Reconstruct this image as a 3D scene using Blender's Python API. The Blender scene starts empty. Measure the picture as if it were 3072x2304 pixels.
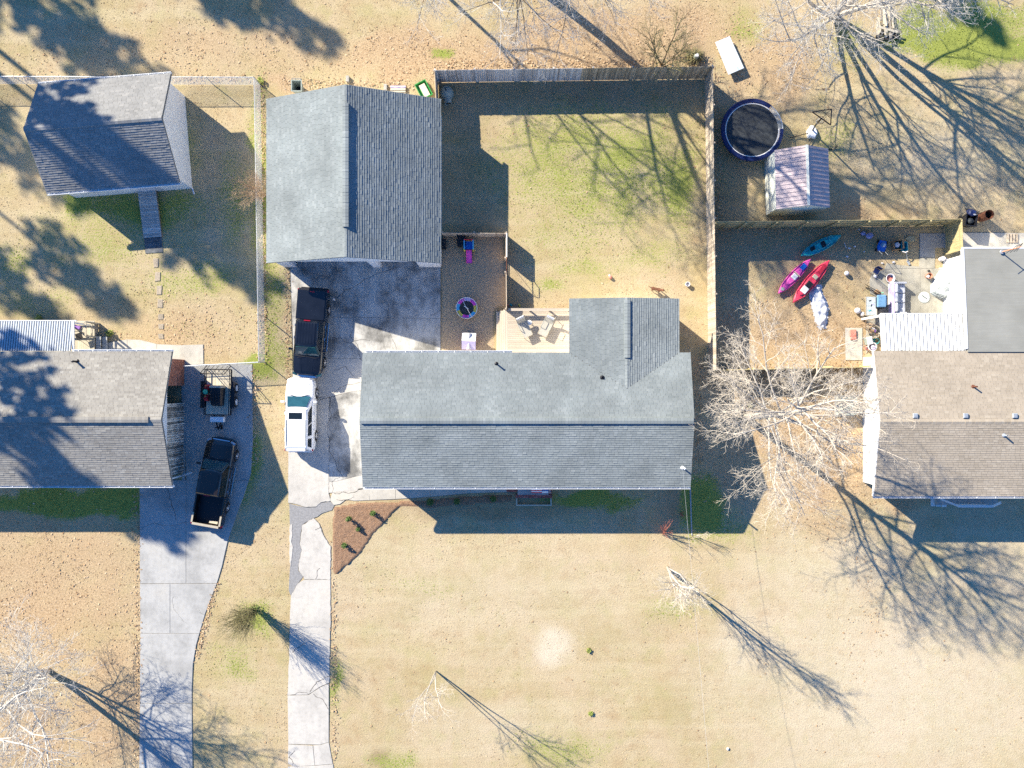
import bpy, math, random
from mathutils import Vector, Matrix, noise
R = random.Random(11)
rad = math.radians
scene = bpy.context.scene
col = scene.collection

# ------------------------------------------------------------------ camera, sky, sun, exposure
CAMH, S = 48.0, 45.2            # flying height in metres; photo pixels per metre on the ground
cam = bpy.data.cameras.new('camera')
cam.sensor_width = 36.0
cam.lens = 36.0 / (2 * 0.708)
cam.clip_end = 2000
camo = bpy.data.objects.new('camera', cam)
camo.location = (0, 0, CAMH)
col.objects.link(camo)
scene.camera = camo

SUN = Vector((-1.48, 1.17, 1.0)).normalized()     # towards the sun
elev = math.asin(SUN.z)
w = bpy.data.worlds.new('World'); scene.world = w; w.use_nodes = True
wn = w.node_tree.nodes; wl = w.node_tree.links
for n in list(wn): wn.remove(n)
sky = wn.new('ShaderNodeTexSky'); sky.sky_type = 'NISHITA'; sky.sun_disc = False
sky.sun_elevation = elev
sky.sun_rotation = math.atan2(SUN.x, SUN.y)
sky.altitude = 200; sky.air_density = 1.0; sky.dust_density = 0.0; sky.ozone_density = 10.0
bg = wn.new('ShaderNodeBackground'); bg.inputs['Strength'].default_value = 0.095
wo = wn.new('ShaderNodeOutputWorld')
hs_ = wn.new('ShaderNodeHueSaturation'); hs_.inputs['Saturation'].default_value = 1.06
wl.new(sky.outputs[0], hs_.inputs['Color']); wl.new(hs_.outputs[0], bg.inputs[0]); wl.new(bg.outputs[0], wo.inputs[0])
sl = bpy.data.lights.new('sun', 'SUN'); sl.energy = 5.0; sl.angle = rad(0.53); sl.color = (1.0, 0.905, 0.73)
slo = bpy.data.objects.new('sun', sl); slo.rotation_euler = (-SUN).to_track_quat('-Z', 'Y').to_euler()
slo.location = SUN * 90
col.objects.link(slo)
scene.view_settings.view_transform = 'Standard'
scene.view_settings.look = 'None'
scene.view_settings.exposure = 1.28
scene.view_settings.gamma = 1.0
scene.cycles.use_denoising = False
scene.cycles.max_bounces = 6
scene.cycles.sample_clamp_indirect = 1.5
scene.cycles.diffuse_bounces = 3
scene.cycles.transparent_max_bounces = 12

# ------------------------------------------------------------------ helpers
def P(px, py, z=0.0):
    """point of the place seen at photo pixel (px, py) when it stands z metres above the ground"""
    k = (1 - z / CAMH) / S
    return Vector(((px - 1536) * k, (1152 - py) * k, z))

def wloc(o):
    v = Vector((0, 0, 0))
    while o is not None:
        v += o.location; o = o.parent
    return v

class MB:
    def __init__(s): s.v = []; s.f = []; s.m = []; s.mi = 0
    def add(s, vs, fs):
        b = len(s.v); s.v += [tuple(q) for q in vs]
        s.f += [tuple(b + i for i in f) for f in fs]; s.m += [s.mi] * len(fs)
        return s
    def quad(s, a, b, c, d): return s.add([a, b, c, d], [(0, 1, 2, 3)])
    def box(s, c, d, rz=0.0, M=None):
        hx, hy, hz = d[0] / 2, d[1] / 2, d[2] / 2
        ca, sa = math.cos(rz), math.sin(rz)
        vs = []
        for x, y, z in ((-1, -1, -1), (1, -1, -1), (1, 1, -1), (-1, 1, -1), (-1, -1, 1), (1, -1, 1), (1, 1, 1), (-1, 1, 1)):
            q = Vector((x * hx, y * hy, z * hz))
            if M is not None: q = M @ q
            else: q = Vector((q.x * ca - q.y * sa, q.x * sa + q.y * ca, q.z))
            vs.append(q + Vector(c))
        return s.add(vs, [(3, 2, 1, 0), (4, 5, 6, 7), (0, 1, 5, 4), (1, 2, 6, 5), (2, 3, 7, 6), (3, 0, 4, 7)])
    def bar(s, a, b, wd, ht):
        a, b = Vector(a), Vector(b); d = (b - a)
        q = d.normalized().to_track_quat('X', 'Z').to_matrix()
        return s.box((a + b) / 2, (d.length, wd, ht), M=q)
    def prism(s, poly, z0, z1):
        """poly: list of (x, y) counter-clockwise; z0/z1 numbers"""
        n = len(poly)
        ar = sum(poly[i][0] * poly[(i + 1) % n][1] - poly[(i + 1) % n][0] * poly[i][1] for i in range(n))
        if ar < 0: poly = poly[::-1]
        vs = [(p[0], p[1], z0) for p in poly] + [(p[0], p[1], z1) for p in poly]
        fs = [tuple(range(n - 1, -1, -1)), tuple(range(n, 2 * n))] + [(i, (i + 1) % n, n + (i + 1) % n, n + i) for i in range(n)]
        return s.add(vs, fs)
    def tube(s, pts, rs, seg=6, cap=True):
        pts = [Vector(p) for p in pts]; n = len(pts)
        if not hasattr(rs, '__len__'): rs = [rs] * n
        vs = []; fs = []
        for i, p in enumerate(pts):
            d = (pts[min(i + 1, n - 1)] - pts[max(i - 1, 0)])
            if d.length < 1e-9: d = Vector((0, 0, 1))
            d.normalize()
            a = d.orthogonal().normalized() if i == 0 else (a - d * a.dot(d))
            if a.length < 1e-6: a = d.orthogonal()
            a.normalize(); b = d.cross(a)
            for k in range(seg):
                t = 2 * math.pi * k / seg
                vs.append(p + (a * math.cos(t) + b * math.sin(t)) * rs[i])
        for i in range(n - 1):
            for k in range(seg):
                fs.append((i * seg + k, i * seg + (k + 1) % seg, (i + 1) * seg + (k + 1) % seg, (i + 1) * seg + k))
        if cap:
            fs.append(tuple(range(seg - 1, -1, -1))); fs.append(tuple(range((n - 1) * seg, n * seg)))
        return s.add(vs, fs)
    def lathe(s, prof, seg=24, c=(0, 0, 0), axis='z', a0=0.0, a1=2 * math.pi):
        full = abs(a1 - a0 - 2 * math.pi) < 1e-6
        n = seg if full else seg + 1
        vs = []; fs = []
        for k in range(n):
            t = a0 + (a1 - a0) * k / seg
            for r, h in prof:
                q = (r * math.cos(t), r * math.sin(t), h)
                if axis == 'x': q = (q[2], q[0], q[1])
                elif axis == 'y': q = (q[0], q[2], q[1])
                vs.append((q[0] + c[0], q[1] + c[1], q[2] + c[2]))
        m = len(prof)
        for k in range(seg):
            k2 = (k + 1) % n
            for i in range(m - 1):
                fs.append((k * m + i, k2 * m + i, k2 * m + i + 1, k * m + i + 1))
        return s.add(vs, fs)
    def loft(s, rings, closed=True, cap=True):
        n = len(rings[0]); vs = [q for r in rings for q in r]; fs = []
        for i in range(len(rings) - 1):
            for k in range(n if closed else n - 1):
                fs.append((i * n + k, i * n + (k + 1) % n, (i + 1) * n + (k + 1) % n, (i + 1) * n + k))
        if cap and closed:
            fs.append(tuple(range(n - 1, -1, -1))); fs.append(tuple(range((len(rings) - 1) * n, len(rings) * n)))
        return s.add(vs, fs)
    def ico(s, c, r, sc=(1, 1, 1), jit=0.0, sub=2):
        import bmesh
        bm = bmesh.new(); bmesh.ops.create_icosphere(bm, subdivisions=sub, radius=1)
        vs = []
        for v in bm.verts:
            q = v.co * (1 + jit * (R.random() - .5) * 2)
            vs.append((c[0] + q.x * r * sc[0], c[1] + q.y * r * sc[1], c[2] + q.z * r * sc[2]))
        fs = [tuple(v.index for v in f.verts) for f in bm.faces]
        bm.free()
        return s.add(vs, fs)
    def build(s, name, mats, parent=None, smooth=False, world=True, bevel=0.0):
        me = bpy.data.meshes.new(name)
        off = wloc(parent) if (world and parent is not None) else Vector((0, 0, 0))
        me.from_pydata([(q[0] - off.x, q[1] - off.y, q[2] - off.z) for q in s.v], [], s.f)
        if not isinstance(mats, (list, tuple)): mats = [mats]
        for m in mats: me.materials.append(M[m] if isinstance(m, str) else m)
        if len(mats) > 1: me.polygons.foreach_set('material_index', s.m)
        if smooth: me.polygons.foreach_set('use_smooth', [True] * len(me.polygons))
        me.update()
        o = bpy.data.objects.new(name, me); col.objects.link(o)
        if parent is not None: o.parent = parent
        if bevel:
            b = o.modifiers.new('bevel', 'BEVEL'); b.width = bevel; b.segments = 2; b.limit_method = 'ANGLE'
        return o

def tag(o, label, cat, group=None, kind=None):
    if label: o['label'] = label
    if cat: o['category'] = cat
    if group: o['group'] = group
    if kind: o['kind'] = kind
    return o
def thing(name, label, cat, loc=(0, 0, 0), rz=0.0, group=None):
    o = bpy.data.objects.new(name, None); o.empty_display_size = .3; col.objects.link(o)
    o.location = loc; o.rotation_euler = (0, 0, rz)
    return tag(o, label, cat, group)
def struct(o): o['kind'] = 'structure'; return o

_unit = {}
def unit_box(m):
    if m not in _unit:
        b = MB().box((0, 0, 0), (1, 1, 1)); me = bpy.data.meshes.new('board_mesh')
        me.from_pydata(b.v, [], b.f); me.materials.append(M[m]); me.update(); _unit[m] = me
    return _unit[m]
def piece(name, m, c, d, parent, rz=0.0, rot=None, world=True):
    o = bpy.data.objects.new(name, unit_box(m)); col.objects.link(o)
    o.scale = d; o.parent = parent
    o.rotation_euler = rot if rot else (0, 0, rz)
    o.location = Vector(c) - (wloc(parent) if world else Vector((0, 0, 0)))
    return o
def copy_mesh(o, loc, parent, rz=0.0, sc=None):
    c = o.copy(); col.objects.link(c); c.parent = parent; c.location = loc; c.rotation_euler = (0, 0, rz)
    if sc: c.scale = sc
    return c

# ------------------------------------------------------------------ materials
M = {}
class N:
    """tiny node-graph builder"""
    def __init__(s, name):
        s.mat = bpy.data.materials.new(name); s.mat.use_nodes = True
        s.t = s.mat.node_tree; s.b = s.t.nodes['Principled BSDF']; M[name] = s.mat
        s.geo = None
    def n(s, t, **kw):
        x = s.t.nodes.new(t)
        for k, v in kw.items(): setattr(x, k, v)
        return x
    def l(s, a, b): s.t.links.new(a, b)
    def pos(s):
        if s.geo is None: s.geo = s.n('ShaderNodeNewGeometry')
        return s.geo.outputs['Position']
    def obj(s):
        return s.n('ShaderNodeTexCoord').outputs['Object']
    def noise(s, scale, detail=3, vec=None, rough=.55, dist=0.0):
        x = s.n('ShaderNodeTexNoise'); x.inputs['Scale'].default_value = scale; x.inputs['Detail'].default_value = detail
        x.inputs['Roughness'].default_value = rough; x.inputs['Distortion'].default_value = dist
        s.l(vec if vec is not None else s.pos(), x.inputs['Vector']); return x.outputs['Fac']
    def map(s, vec, scale):
        x = s.n('ShaderNodeMapping'); x.inputs['Scale'].default_value = scale; s.l(vec, x.inputs['Vector']); return x.outputs[0]
    def ramp(s, fac, stops):
        x = s.n('ShaderNodeValToRGB'); e = x.color_ramp.elements
        while len(e) < len(stops): e.new(.5)
        for i, (p, c) in enumerate(stops):
            e[i].position = p; e[i].color = (c, c, c, 1) if not hasattr(c, '__len__') else (c[0], c[1], c[2], 1)
        s.l(fac, x.inputs[0]); return x.outputs[0]
    def mix(s, fac, a, b, mode='MIX'):
        x = s.n('ShaderNodeMix', data_type='RGBA', blend_type=mode)
        if isinstance(fac, (int, float)): x.inputs[0].default_value = fac
        else: s.l(fac, x.inputs[0])
        for i, q in ((6, a), (7, b)):
            if hasattr(q, '__len__'): x.inputs[i].default_value = (q[0], q[1], q[2], 1)
            else: s.l(q, x.inputs[i])
        return x.outputs[2]
    def math(s, op, a, b=0.0, clamp=False):
        x = s.n('ShaderNodeMath', operation=op); x.use_clamp = clamp
        for i, q in ((0, a), (1, b)):
            if isinstance(q, (int, float)): x.inputs[i].default_value = q
            else: s.l(q, x.inputs[i])
        return x.outputs[0]
    def color(s, c):
        if hasattr(c, '__len__'): s.b.inputs['Base Color'].default_value = (c[0], c[1], c[2], 1)
        else: s.l(c, s.b.inputs['Base Color'])
        return s
    def bump(s, h, strength=.5, dist=.02):
        x = s.n('ShaderNodeBump'); x.inputs['Strength'].default_value = strength; x.inputs['Distance'].default_value = dist
        s.l(h, x.inputs['Height']); s.l(x.outputs[0], s.b.inputs['Normal']); return s
    def set(s, rough=.8, metal=0.0, spec=.3, coat=0.0):
        s.b.inputs['Roughness'].default_value = rough; s.b.inputs['Metallic'].default_value = metal
        s.b.inputs['Specular IOR Level'].default_value = spec; s.b.inputs['Coat Weight'].default_value = coat
        s.b.inputs['Coat Roughness'].default_value = .05
        return s

def mul(c, k): return (c[0] * k, c[1] * k, c[2] * k)
def plain(name, c, rough=.6, metal=0.0, spec=.4, coat=0.0, var=.18, scale=6.0, rnd=0.0, bump=0.0, grain=None):
    """paint, plastic, wood: a base colour with mottled wear; rnd varies it from piece to piece"""
    g = N(name)
    f = g.noise(scale, 4, vec=g.map(g.pos(), grain) if grain else None)
    cc = g.ramp(f, [(.3, mul(c, 1 - var)), (.7, mul(c, 1 + var * .6))])
    if rnd:
        oi = g.n('ShaderNodeObjectInfo').outputs['Random']
        k = g.ramp(oi, [(0, 1 - rnd), (1, 1 + rnd * .5)])
        cc = g.mix(1.0, cc, k, 'MULTIPLY')
    g.color(cc).set(rough, metal, spec, coat)
    if bump: g.bump(g.noise(scale * 4, 4, vec=g.map(g.pos(), grain) if grain else None), bump, .01)
    return g

plain('table_white', (.62, .70, .78), .4, var=.05)
plain('white_paint', (.78, .78, .77), .5, var=.06)
plain('white_siding', (.86, .86, .85), .55, var=.08, scale=2)
plain('white_metal', (.80, .82, .84), .35, spec=.5, var=.05)
plain('galvanised', (.40, .44, .49), .45, metal=.3, var=.15)
plain('zinc_wire', (.62, .64, .66), .45, metal=.3, var=.1)
plain('dark_metal', (.025, .025, .03), .45, metal=.4, var=.3)
plain('rust_metal', (.16, .06, .035), .85, var=.5, scale=9)
plain('black_plastic', (.014, .015, .02), .45, var=.2)
plain('rubber', (.016, .016, .017), .85, var=.2)
plain('chrome', (.75, .77, .8), .15, metal=1.0, var=.05)
plain('alloy', (.55, .55, .57), .3, metal=.8, var=.1)
plain('black_paint', (.008, .010, .016), .22, spec=.5, coat=.6, var=.3, scale=1.5)
plain('brown_paint', (.022, .016, .012), .22, spec=.5, coat=.6, var=.3, scale=1.5)
plain('tan_trim', (.45, .40, .31), .5, var=.1)
plain('white_car_paint', (.80, .81, .84), .25, spec=.5, coat=.6, var=.02)
plain('red_plastic', (.55, .03, .04), .4, var=.1)
plain('tail_red', (.35, .01, .03), .25, var=.1)
plain('blue_plastic', (.02, .16, .62), .4, var=.15)
plain('sky_plastic', (.10, .50, .80), .4, var=.1)
plain('pink_plastic', (.80, .09, .52), .4, var=.12)
plain('yellow_plastic', (.75, .60, .10), .45, var=.1)
plain('teal_plastic', (.02, .42, .46), .35, var=.45, scale=5)
plain('kayak_pink', (.72, .10, .42), .4, var=.15, scale=4)
plain('kayak_red', (.72, .06, .12), .4, var=.15, scale=4)
plain('green_plastic', (.035, .27, .06), .45, var=.2)
plain('mint_plastic', (.10, .55, .32), .45, var=.2)
plain('lavender', (.52, .46, .72), .6, var=.06)
plain('purple', (.28, .13, .48), .6, var=.1)
plain('grey_plastic', (.30, .33, .32), .55, var=.15)
plain('igloo_grey', (.30, .35, .32), .6, var=.2)
plain('navy_vinyl', (.012, .022, .095), .4, var=.35, scale=5)
plain('mat_black', (.036, .042, .048), .7, var=.4, scale=4)
plain('ramp_mat', (.13, .14, .15), .8, var=.5, scale=3)
plain('sling_fabric', (.43, .41, .36), .8, var=.08, scale=20)
plain('sofa_fabric', (.52, .54, .60), .85, var=.10, scale=8, bump=.3)
plain('tarp', (.60, .62, .68), .5, var=.15, scale=6)
plain('clear_sheet', (.55, .60, .60), .25, var=.25, scale=4, spec=.6)
plain('cardboard', (.36, .23, .13), .85, var=.25)
plain('red_cloth', (.45, .02, .05), .8, var=.2)
plain('salmon', (.70, .24, .18), .7, var=.15)
plain('terracotta', (.50, .22, .14), .8, var=.25)
plain('pale_wood', (.60, .54, .42), .75, var=.15, scale=4, rnd=.18, grain=(1, 12, 1), bump=.3)
plain('deck_wood', (.50, .43, .345), .75, var=.14, scale=3, rnd=.16, grain=(.6, 14, 1), bump=.3)
plain('deck_step', (.52, .45, .36), .75, var=.14, scale=3, rnd=.14, grain=(14, .6, 1), bump=.3)
plain('weathered_wood', (.31, .27, .22), .85, var=.45, scale=3, rnd=.5, grain=(5, 5, .8), bump=.5)
plain('new_fence_wood', (.50, .42, .22), .8, var=.2, scale=3, rnd=.16, grain=(5, 5, .8), bump=.4)
plain('pink_fence_wood', (.55, .46, .36), .8, var=.25, scale=3, rnd=.3, grain=(5, 5, .8), bump=.4)
plain('ramp_wood', (.56, .56, .53), .85, var=.35, scale=3, rnd=.3, grain=(1, 14, 1), bump=.5)
plain('old_board', (.62, .57, .49), .9, var=.6, scale=4, rnd=.6, grain=(1, 1, .5), bump=.6)
plain('brown_wood', (.20, .09, .045), .8, var=.3, rnd=.2, grain=(1, 8, 1))
plain('cut_log', (.52, .40, .25), .85, var=.3, rnd=.3)
plain('concrete_block', (.46, .44, .40), .9, var=.2, rnd=.2, bump=.4)
plain('stone', (.40, .38, .26), .9, var=.25, bump=.5)
plain('paver', (.42, .355, .27), .9, var=.3, scale=9, rnd=.2, bump=.5)
plain('skin_dog', (.16, .065, .035), .8, var=.35, scale=12)
plain('flag_red', (.50, .03, .07), .8, var=.05)
plain('flag_blue', (.03, .10, .32), .8, var=.05)
plain('flag_white', (.75, .74, .76), .8, var=.05)
plain('bag_blue', (.30, .34, .60), .35, var=.4, scale=12)
plain('bark_pale', (.50, .45, .39), .9, var=.3, scale=7, bump=.4)
plain('bark_white', (.55, .51, .46), .85, var=.25, scale=8, bump=.3)
plain('bark_brown', (.24, .18, .12), .9, var=.35, scale=7, bump=.4)
plain('twig_pale', (.54, .48, .40), .9, var=.2, scale=3)
plain('twig_grey', (.58, .55, .50), .9, var=.2, scale=3)
plain('twig_tan', (.52, .38, .25), .9, var=.2, scale=3)
plain('twig_olive', (.26, .23, .11), .9, var=.3, scale=3)
plain('twig_red', (.40, .15, .11), .9, var=.2, scale=3)
plain('pine_bark', (.14, .09, .06), .95, var=.3, scale=5)
plain('asphalt_patch', (.28, .28, .285), .95, var=.22, scale=9, bump=.6)
plain('roof_felt', (.16, .165, .165), .95)
plain('joint_fill', (.34, .32, .285), .95, var=.4)
plain('crack_fill', (.10, .09, .08), .95, var=.4)
plain('shed_wall', (.72, .74, .66), .45, var=.08, scale=3)
plain('mauve_metal', (.44, .365, .385), .4, spec=.5, var=.12, scale=3, rnd=.06)
plain('ac_metal', (.45, .50, .46), .5, metal=.2, var=.15)
plain('garage_door', (.60, .62, .66), .5, var=.1)
plain('dark_inside', (.02, .02, .022), .9, var=.1)
plain('grill_blue', (.16, .32, .52), .35, var=.15)
plain('rope_orange', (.62, .30, .18), .8)
g = plain('glass_dark', (.012, .018, .022), .06, spec=.8, var=.1)
g = plain('glass_teal', (.02, .075, .09), .05, spec=.9, var=.3, scale=2)
g = plain('leaf_green', (.10, .16, .03), .6, var=.4, scale=15)
g = plain('needles', (.035, .06, .022), .7, var=.3, scale=2)

def shingle_mat(name, dark, mid, light, streak=.12):
    g = N(name); gi = g.n('ShaderNodeNewGeometry').outputs['Random Per Island']
    c = g.ramp(gi, [(0, dark), (.45, mid), (.8, mid), (1, light)])
    big = g.ramp(g.noise(.5, 4), [(.3, 1 - streak), (.7, 1 + streak * .5)])
    c = g.mix(1, c, big, 'MULTIPLY')
    fine = g.ramp(g.noise(60, 2), [(.3, .88), (.7, 1.08)])
    c = g.mix(1, c, fine, 'MULTIPLY')
    g.color(c).set(.92, 0, .2).bump(g.noise(120, 2), .5, .004)
shingle_mat('shingle_slate', (.225, .255, .26), (.25, .28, .285), (.285, .315, .32), .2)
shingle_mat('shingle_grey', (.265, .25, .225), (.315, .30, .27), (.37, .355, .32))
shingle_mat('shingle_charcoal', (.24, .24, .235), (.28, .28, .275), (.33, .325, .315))
shingle_mat('shingle_tan', (.35, .30, .235), (.395, .34, .27), (.435, .38, .305))
shingle_mat('brick', (.30, .12, .08), (.42, .18, .12), (.55, .28, .20))
shingle_mat('brick_porch', (.30, .09, .08), (.42, .14, .12), (.52, .22, .18))
def rolled_roof():
    g = N('rolled_roof')
    c = g.ramp(g.noise(.6, 5), [(.3, (.25, .25, .225)), (.7, (.32, .32, .29))])
    c = g.mix(1, c, g.ramp(g.noise(4, 3, vec=g.map(g.pos(), (.15, 3, 1))), [(.3, .94), (.7, 1.04)]), 'MULTIPLY')
    g.color(c).set(.95, 0, .2).bump(g.noise(60, 2), .4, .004)
rolled_roof()

def concrete(name, base, stain=.35, warm=(1, .97, .92)):
    g = N(name)
    b = mul(base, 1.0)
    c = g.ramp(g.noise(.45, 5, rough=.6), [(.36, mul(b, 1 - stain)), (.54, b), (.8, (b[0] * 1.06 * warm[0], b[1] * 1.06 * warm[1], b[2] * 1.06 * warm[2]))])
    c = g.mix(1, c, g.ramp(g.noise(1.5, 6, rough=.7, vec=g.map(g.pos(), (1.5, .45, 1))), [(.34, 1 - stain * .5), (.56, 1.0)]), 'MULTIPLY')
    c = g.mix(1, c, g.ramp(g.noise(3.5, 5, rough=.7), [(.25, .82), (.5, 1.0), (.8, 1.06)]), 'MULTIPLY')
    c = g.mix(1, c, g.ramp(g.noise(40, 3), [(.3, .90), (.7, 1.05)]), 'MULTIPLY')
    g.color(c).set(.92, 0, .25).bump(g.noise(25, 4), .35, .01)
concrete('concrete', (.56, .535, .49), .15)
concrete('concrete_worn', (.55, .54, .51), .66)
concrete('concrete_grey', (.45, .45, .44), .22)
concrete('concrete_patio', (.42, .40, .34), .3)
concrete('concrete_walk', (.55, .52, .46), .15)
# ------------------------------------------------------------------ the ground
# patches of what grows or lies there: (px, py, rx, ry, strength) in photo pixels on the ground
GREEN = [(1800, 500, 330, 190, .38), (1760, 420, 170, 60, .42), (1900, 470, 120, 70, .46), (2040, 560, 55, 130, .50), (1850, 650, 200, 60, .28), (1760, 800, 110, 40, .3),
         (2900, 130, 190, 60, .95), (2760, 90, 90, 80, .8), (2960, 60, 140, 60, .6), (2230, 80, 60, 60, .35), (2560, 130, 60, 60, .35),
         (330, 690, 200, 120, .3), (230, 600, 60, 40, .6), (430, 620, 200, 50, .55), (560, 840, 180, 60, .3), (700, 600, 60, 140, .3), (120, 900, 150, 60, .25),
         (810, 860, 45, 90, .4), (820, 1010, 40, 90, .35), (790, 560, 25, 300, .45), (775, 1110, 40, 40, .7), (740, 1390, 40, 110, .5),
         (200, 1505, 240, 42, 1.0), (700, 1985, 60, 50, .35), (770, 1850, 60, 60, .5), (1190, 2280, 70, 35, .34), (1330, 160, 40, 20, .7),
         (1680, 2260, 130, 60, .3), (1010, 2050, 25, 60, .45), (1780, 1495, 140, 26, .7), (2110, 1520, 70, 90, .75), (2200, 1580, 60, 50, .35), (2020, 1830, 90, 40, .3),
         (1270, 1760, 120, 40, .2), (30, 800, 60, 60, .3), (2500, 420, 60, 60, .3), (600, 1000, 180, 40, .15), (560, 420, 50, 90, .3), (1640, 870, 60, 25, .4), (1700, 700, 160, 90, .25), (1960, 760, 110, 50, .3)]
LITTER = [(700, 150, 560, 80, .5), (1300, 170, 330, 80, .8), (1750, 130, 260, 120, .9), (2050, 80, 200, 90, .8), (2330, 200, 140, 130, .7),
          (120, 1780, 330, 260, .7), (330, 2120, 140, 260, .7), (100, 2200, 200, 150, .6), (2450, 1330, 270, 180, .9), (2250, 1150, 160, 60, .8), (2230, 1400, 130, 160, .6),
          (2420, 1000, 200, 120, .8), (2500, 850, 120, 90, .5), (2540, 1130, 120, 60, .8), (560, 1010, 220, 80, .6), (450, 920, 200, 60, .3), (2700, 1500, 70, 40, .8),
          (2580, 640, 170, 30, .6), (860, 250, 90, 30, .7), (2330, 640, 60, 60, .5), (2200, 1000, 70, 120, .7), (2480, 1560, 150, 60, .5), (2600, 1850, 60, 160, .35)]
PALE = [(2700, 2050, 480, 300, .6), (3000, 1900, 260, 400, .45), (2230, 1950, 70, 150, .55), (1660, 1935, 62, 62, 1.0), (1500, 1750, 420, 200, .25), (2500, 1720, 260, 120, .5),
        (2300, 2150, 110, 180, .3), (1330, 1820, 100, 60, .3), (2800, 470, 240, 120, .35), (1470, 2180, 220, 70, .3)]
SOIL = [(1420, 870, 110, 190, .75), (2460, 735, 220, 55, .5), (1660, 285, 340, 45, .5), (1410, 480, 90, 170, .35), (1150, 2270, 24, 30, .7), (2180, 560, 60, 260, .5),
        (1440, 1520, 260, 40, .6), (2030, 1520, 60, 60, .6), (2060, 170, 60, 30, .8), (2740, 1000, 200, 60, .4), (2330, 735, 180, 60, .4)]
def field(lst, px, py):
    s = 0.0
    for x, y, rx, ry, a in lst:
        d = ((px - x) / rx) ** 2 + ((py - y) / ry) ** 2
        if d < 4: s = max(s, a * max(0.0, 1.15 - d * .55) if d < 2.1 else 0)
    return min(1.0, s)
def rag(px, py, sc, seed): return noise.noise(Vector((px / sc, py / sc, seed)))
def fields(px, py):
    jx = 38 * rag(px, py, 90, 1.3) + 14 * rag(px, py, 28, 4.1); jy = 38 * rag(px, py, 90, 7.7) + 14 * rag(px, py, 28, 9.2)
    n = .5 + .5 * rag(px, py, 60, 12.5)
    q = (px + jx, py + jy)
    return (min(1, field(GREEN, *q) * (.75 + .95 * n)), field(LITTER, *q) * (.6 + .6 * n), field(PALE, *q), field(SOIL, *q))

g = N('ground_cover')
at = g.n('ShaderNodeAttribute'); at.attribute_name = 'cover'
sep = g.n('ShaderNodeSeparateColor'); g.l(at.outputs['Color'], sep.inputs[0])
A = at.outputs['Alpha']
n1 = g.noise(.22, 4, rough=.6); n2 = g.noise(1.6, 4, rough=.65); n3 = g.noise(9, 4, rough=.75); n4 = g.noise(26, 3, rough=.75)
mow = g.noise(1.1, 3, vec=g.map(g.pos(), (1, .10, 1)))
c = g.ramp(n2, [(.25, (.38, .295, .16)), (.5, (.46, .37, .215)), (.75, (.515, .425, .265))])
c = g.mix(g.ramp(mow, [(.42, 0), (.62, .6)]), c, (.43, .335, .18))
mow2 = g.noise(1.0, 2, vec=g.map(g.pos(), (.08, 1, 1)))
c = g.mix(g.ramp(mow2, [(.46, 0), (.64, .5)]), c, (.54, .46, .29))
c = g.mix(g.ramp(n1, [(.42, 0), (.66, .65)]), c, (.53, .42, .285))
c = g.mix(g.ramp(n1, [(.30, .6), (.46, 0)]), c, (.40, .325, .165))
oliv = g.noise(.7, 5, rough=.65)
c = g.mix(g.ramp(oliv, [(.52, 0), (.70, .65)]), c, (.41, .36, .175))
c = g.mix(g.ramp(oliv, [(.28, .75), (.44, 0)]), c, (.41, .295, .17))
c = g.mix(g.math('MULTIPLY', sep.outputs['Red'], .42), c, (.41, .40, .165))
pf = g.math('MULTIPLY', sep.outputs['Blue'], g.ramp(n2, [(.2, .6), (.6, 1)]))
c = g.mix(pf, c, (.62, .54, .41))
lf = g.ramp(g.math('ADD', g.math('MULTIPLY', sep.outputs['Green'], .9), g.math('MULTIPLY', g.math('SUBTRACT', n3, .5), .9)), [(.22, 0), (.62, 1)])
lc = g.ramp(n3, [(.3, (.33, .22, .125)), (.5, (.47, .34, .205)), (.72, (.56, .44, .29))])
c = g.mix(lf, c, lc)
sf = g.math('MULTIPLY', A, g.ramp(n3, [(.3, .5), (.6, 1)]))
c = g.mix(sf, c, g.ramp(n3, [(.3, (.20, .135, .075)), (.7, (.33, .245, .155))]))
gf = g.ramp(g.math('ADD', sep.outputs['Red'], g.math('MULTIPLY', g.math('SUBTRACT', n3, .51), 2.2)), [(.30, 0), (.60, 1)])
c = g.mix(gf, c, g.ramp(n4, [(.25, (.17, .21, .04)), (.7, (.36, .39, .10))]))
c = g.mix(1, c, g.ramp(n4, [(.25, .74), (.5, 1.0), (.75, 1.16)]), 'MULTIPLY')
c = g.mix(1, c, g.ramp(n3, [(.25, .85), (.5, 1.0), (.75, 1.10)]), 'MULTIPLY')
g.color(c).set(.97, 0, .1)
hgt = g.math('ADD', g.math('MULTIPLY', n3, .6), g.math('MULTIPLY', n4, .5))
g.bump(hgt, .75, .06)

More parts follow.
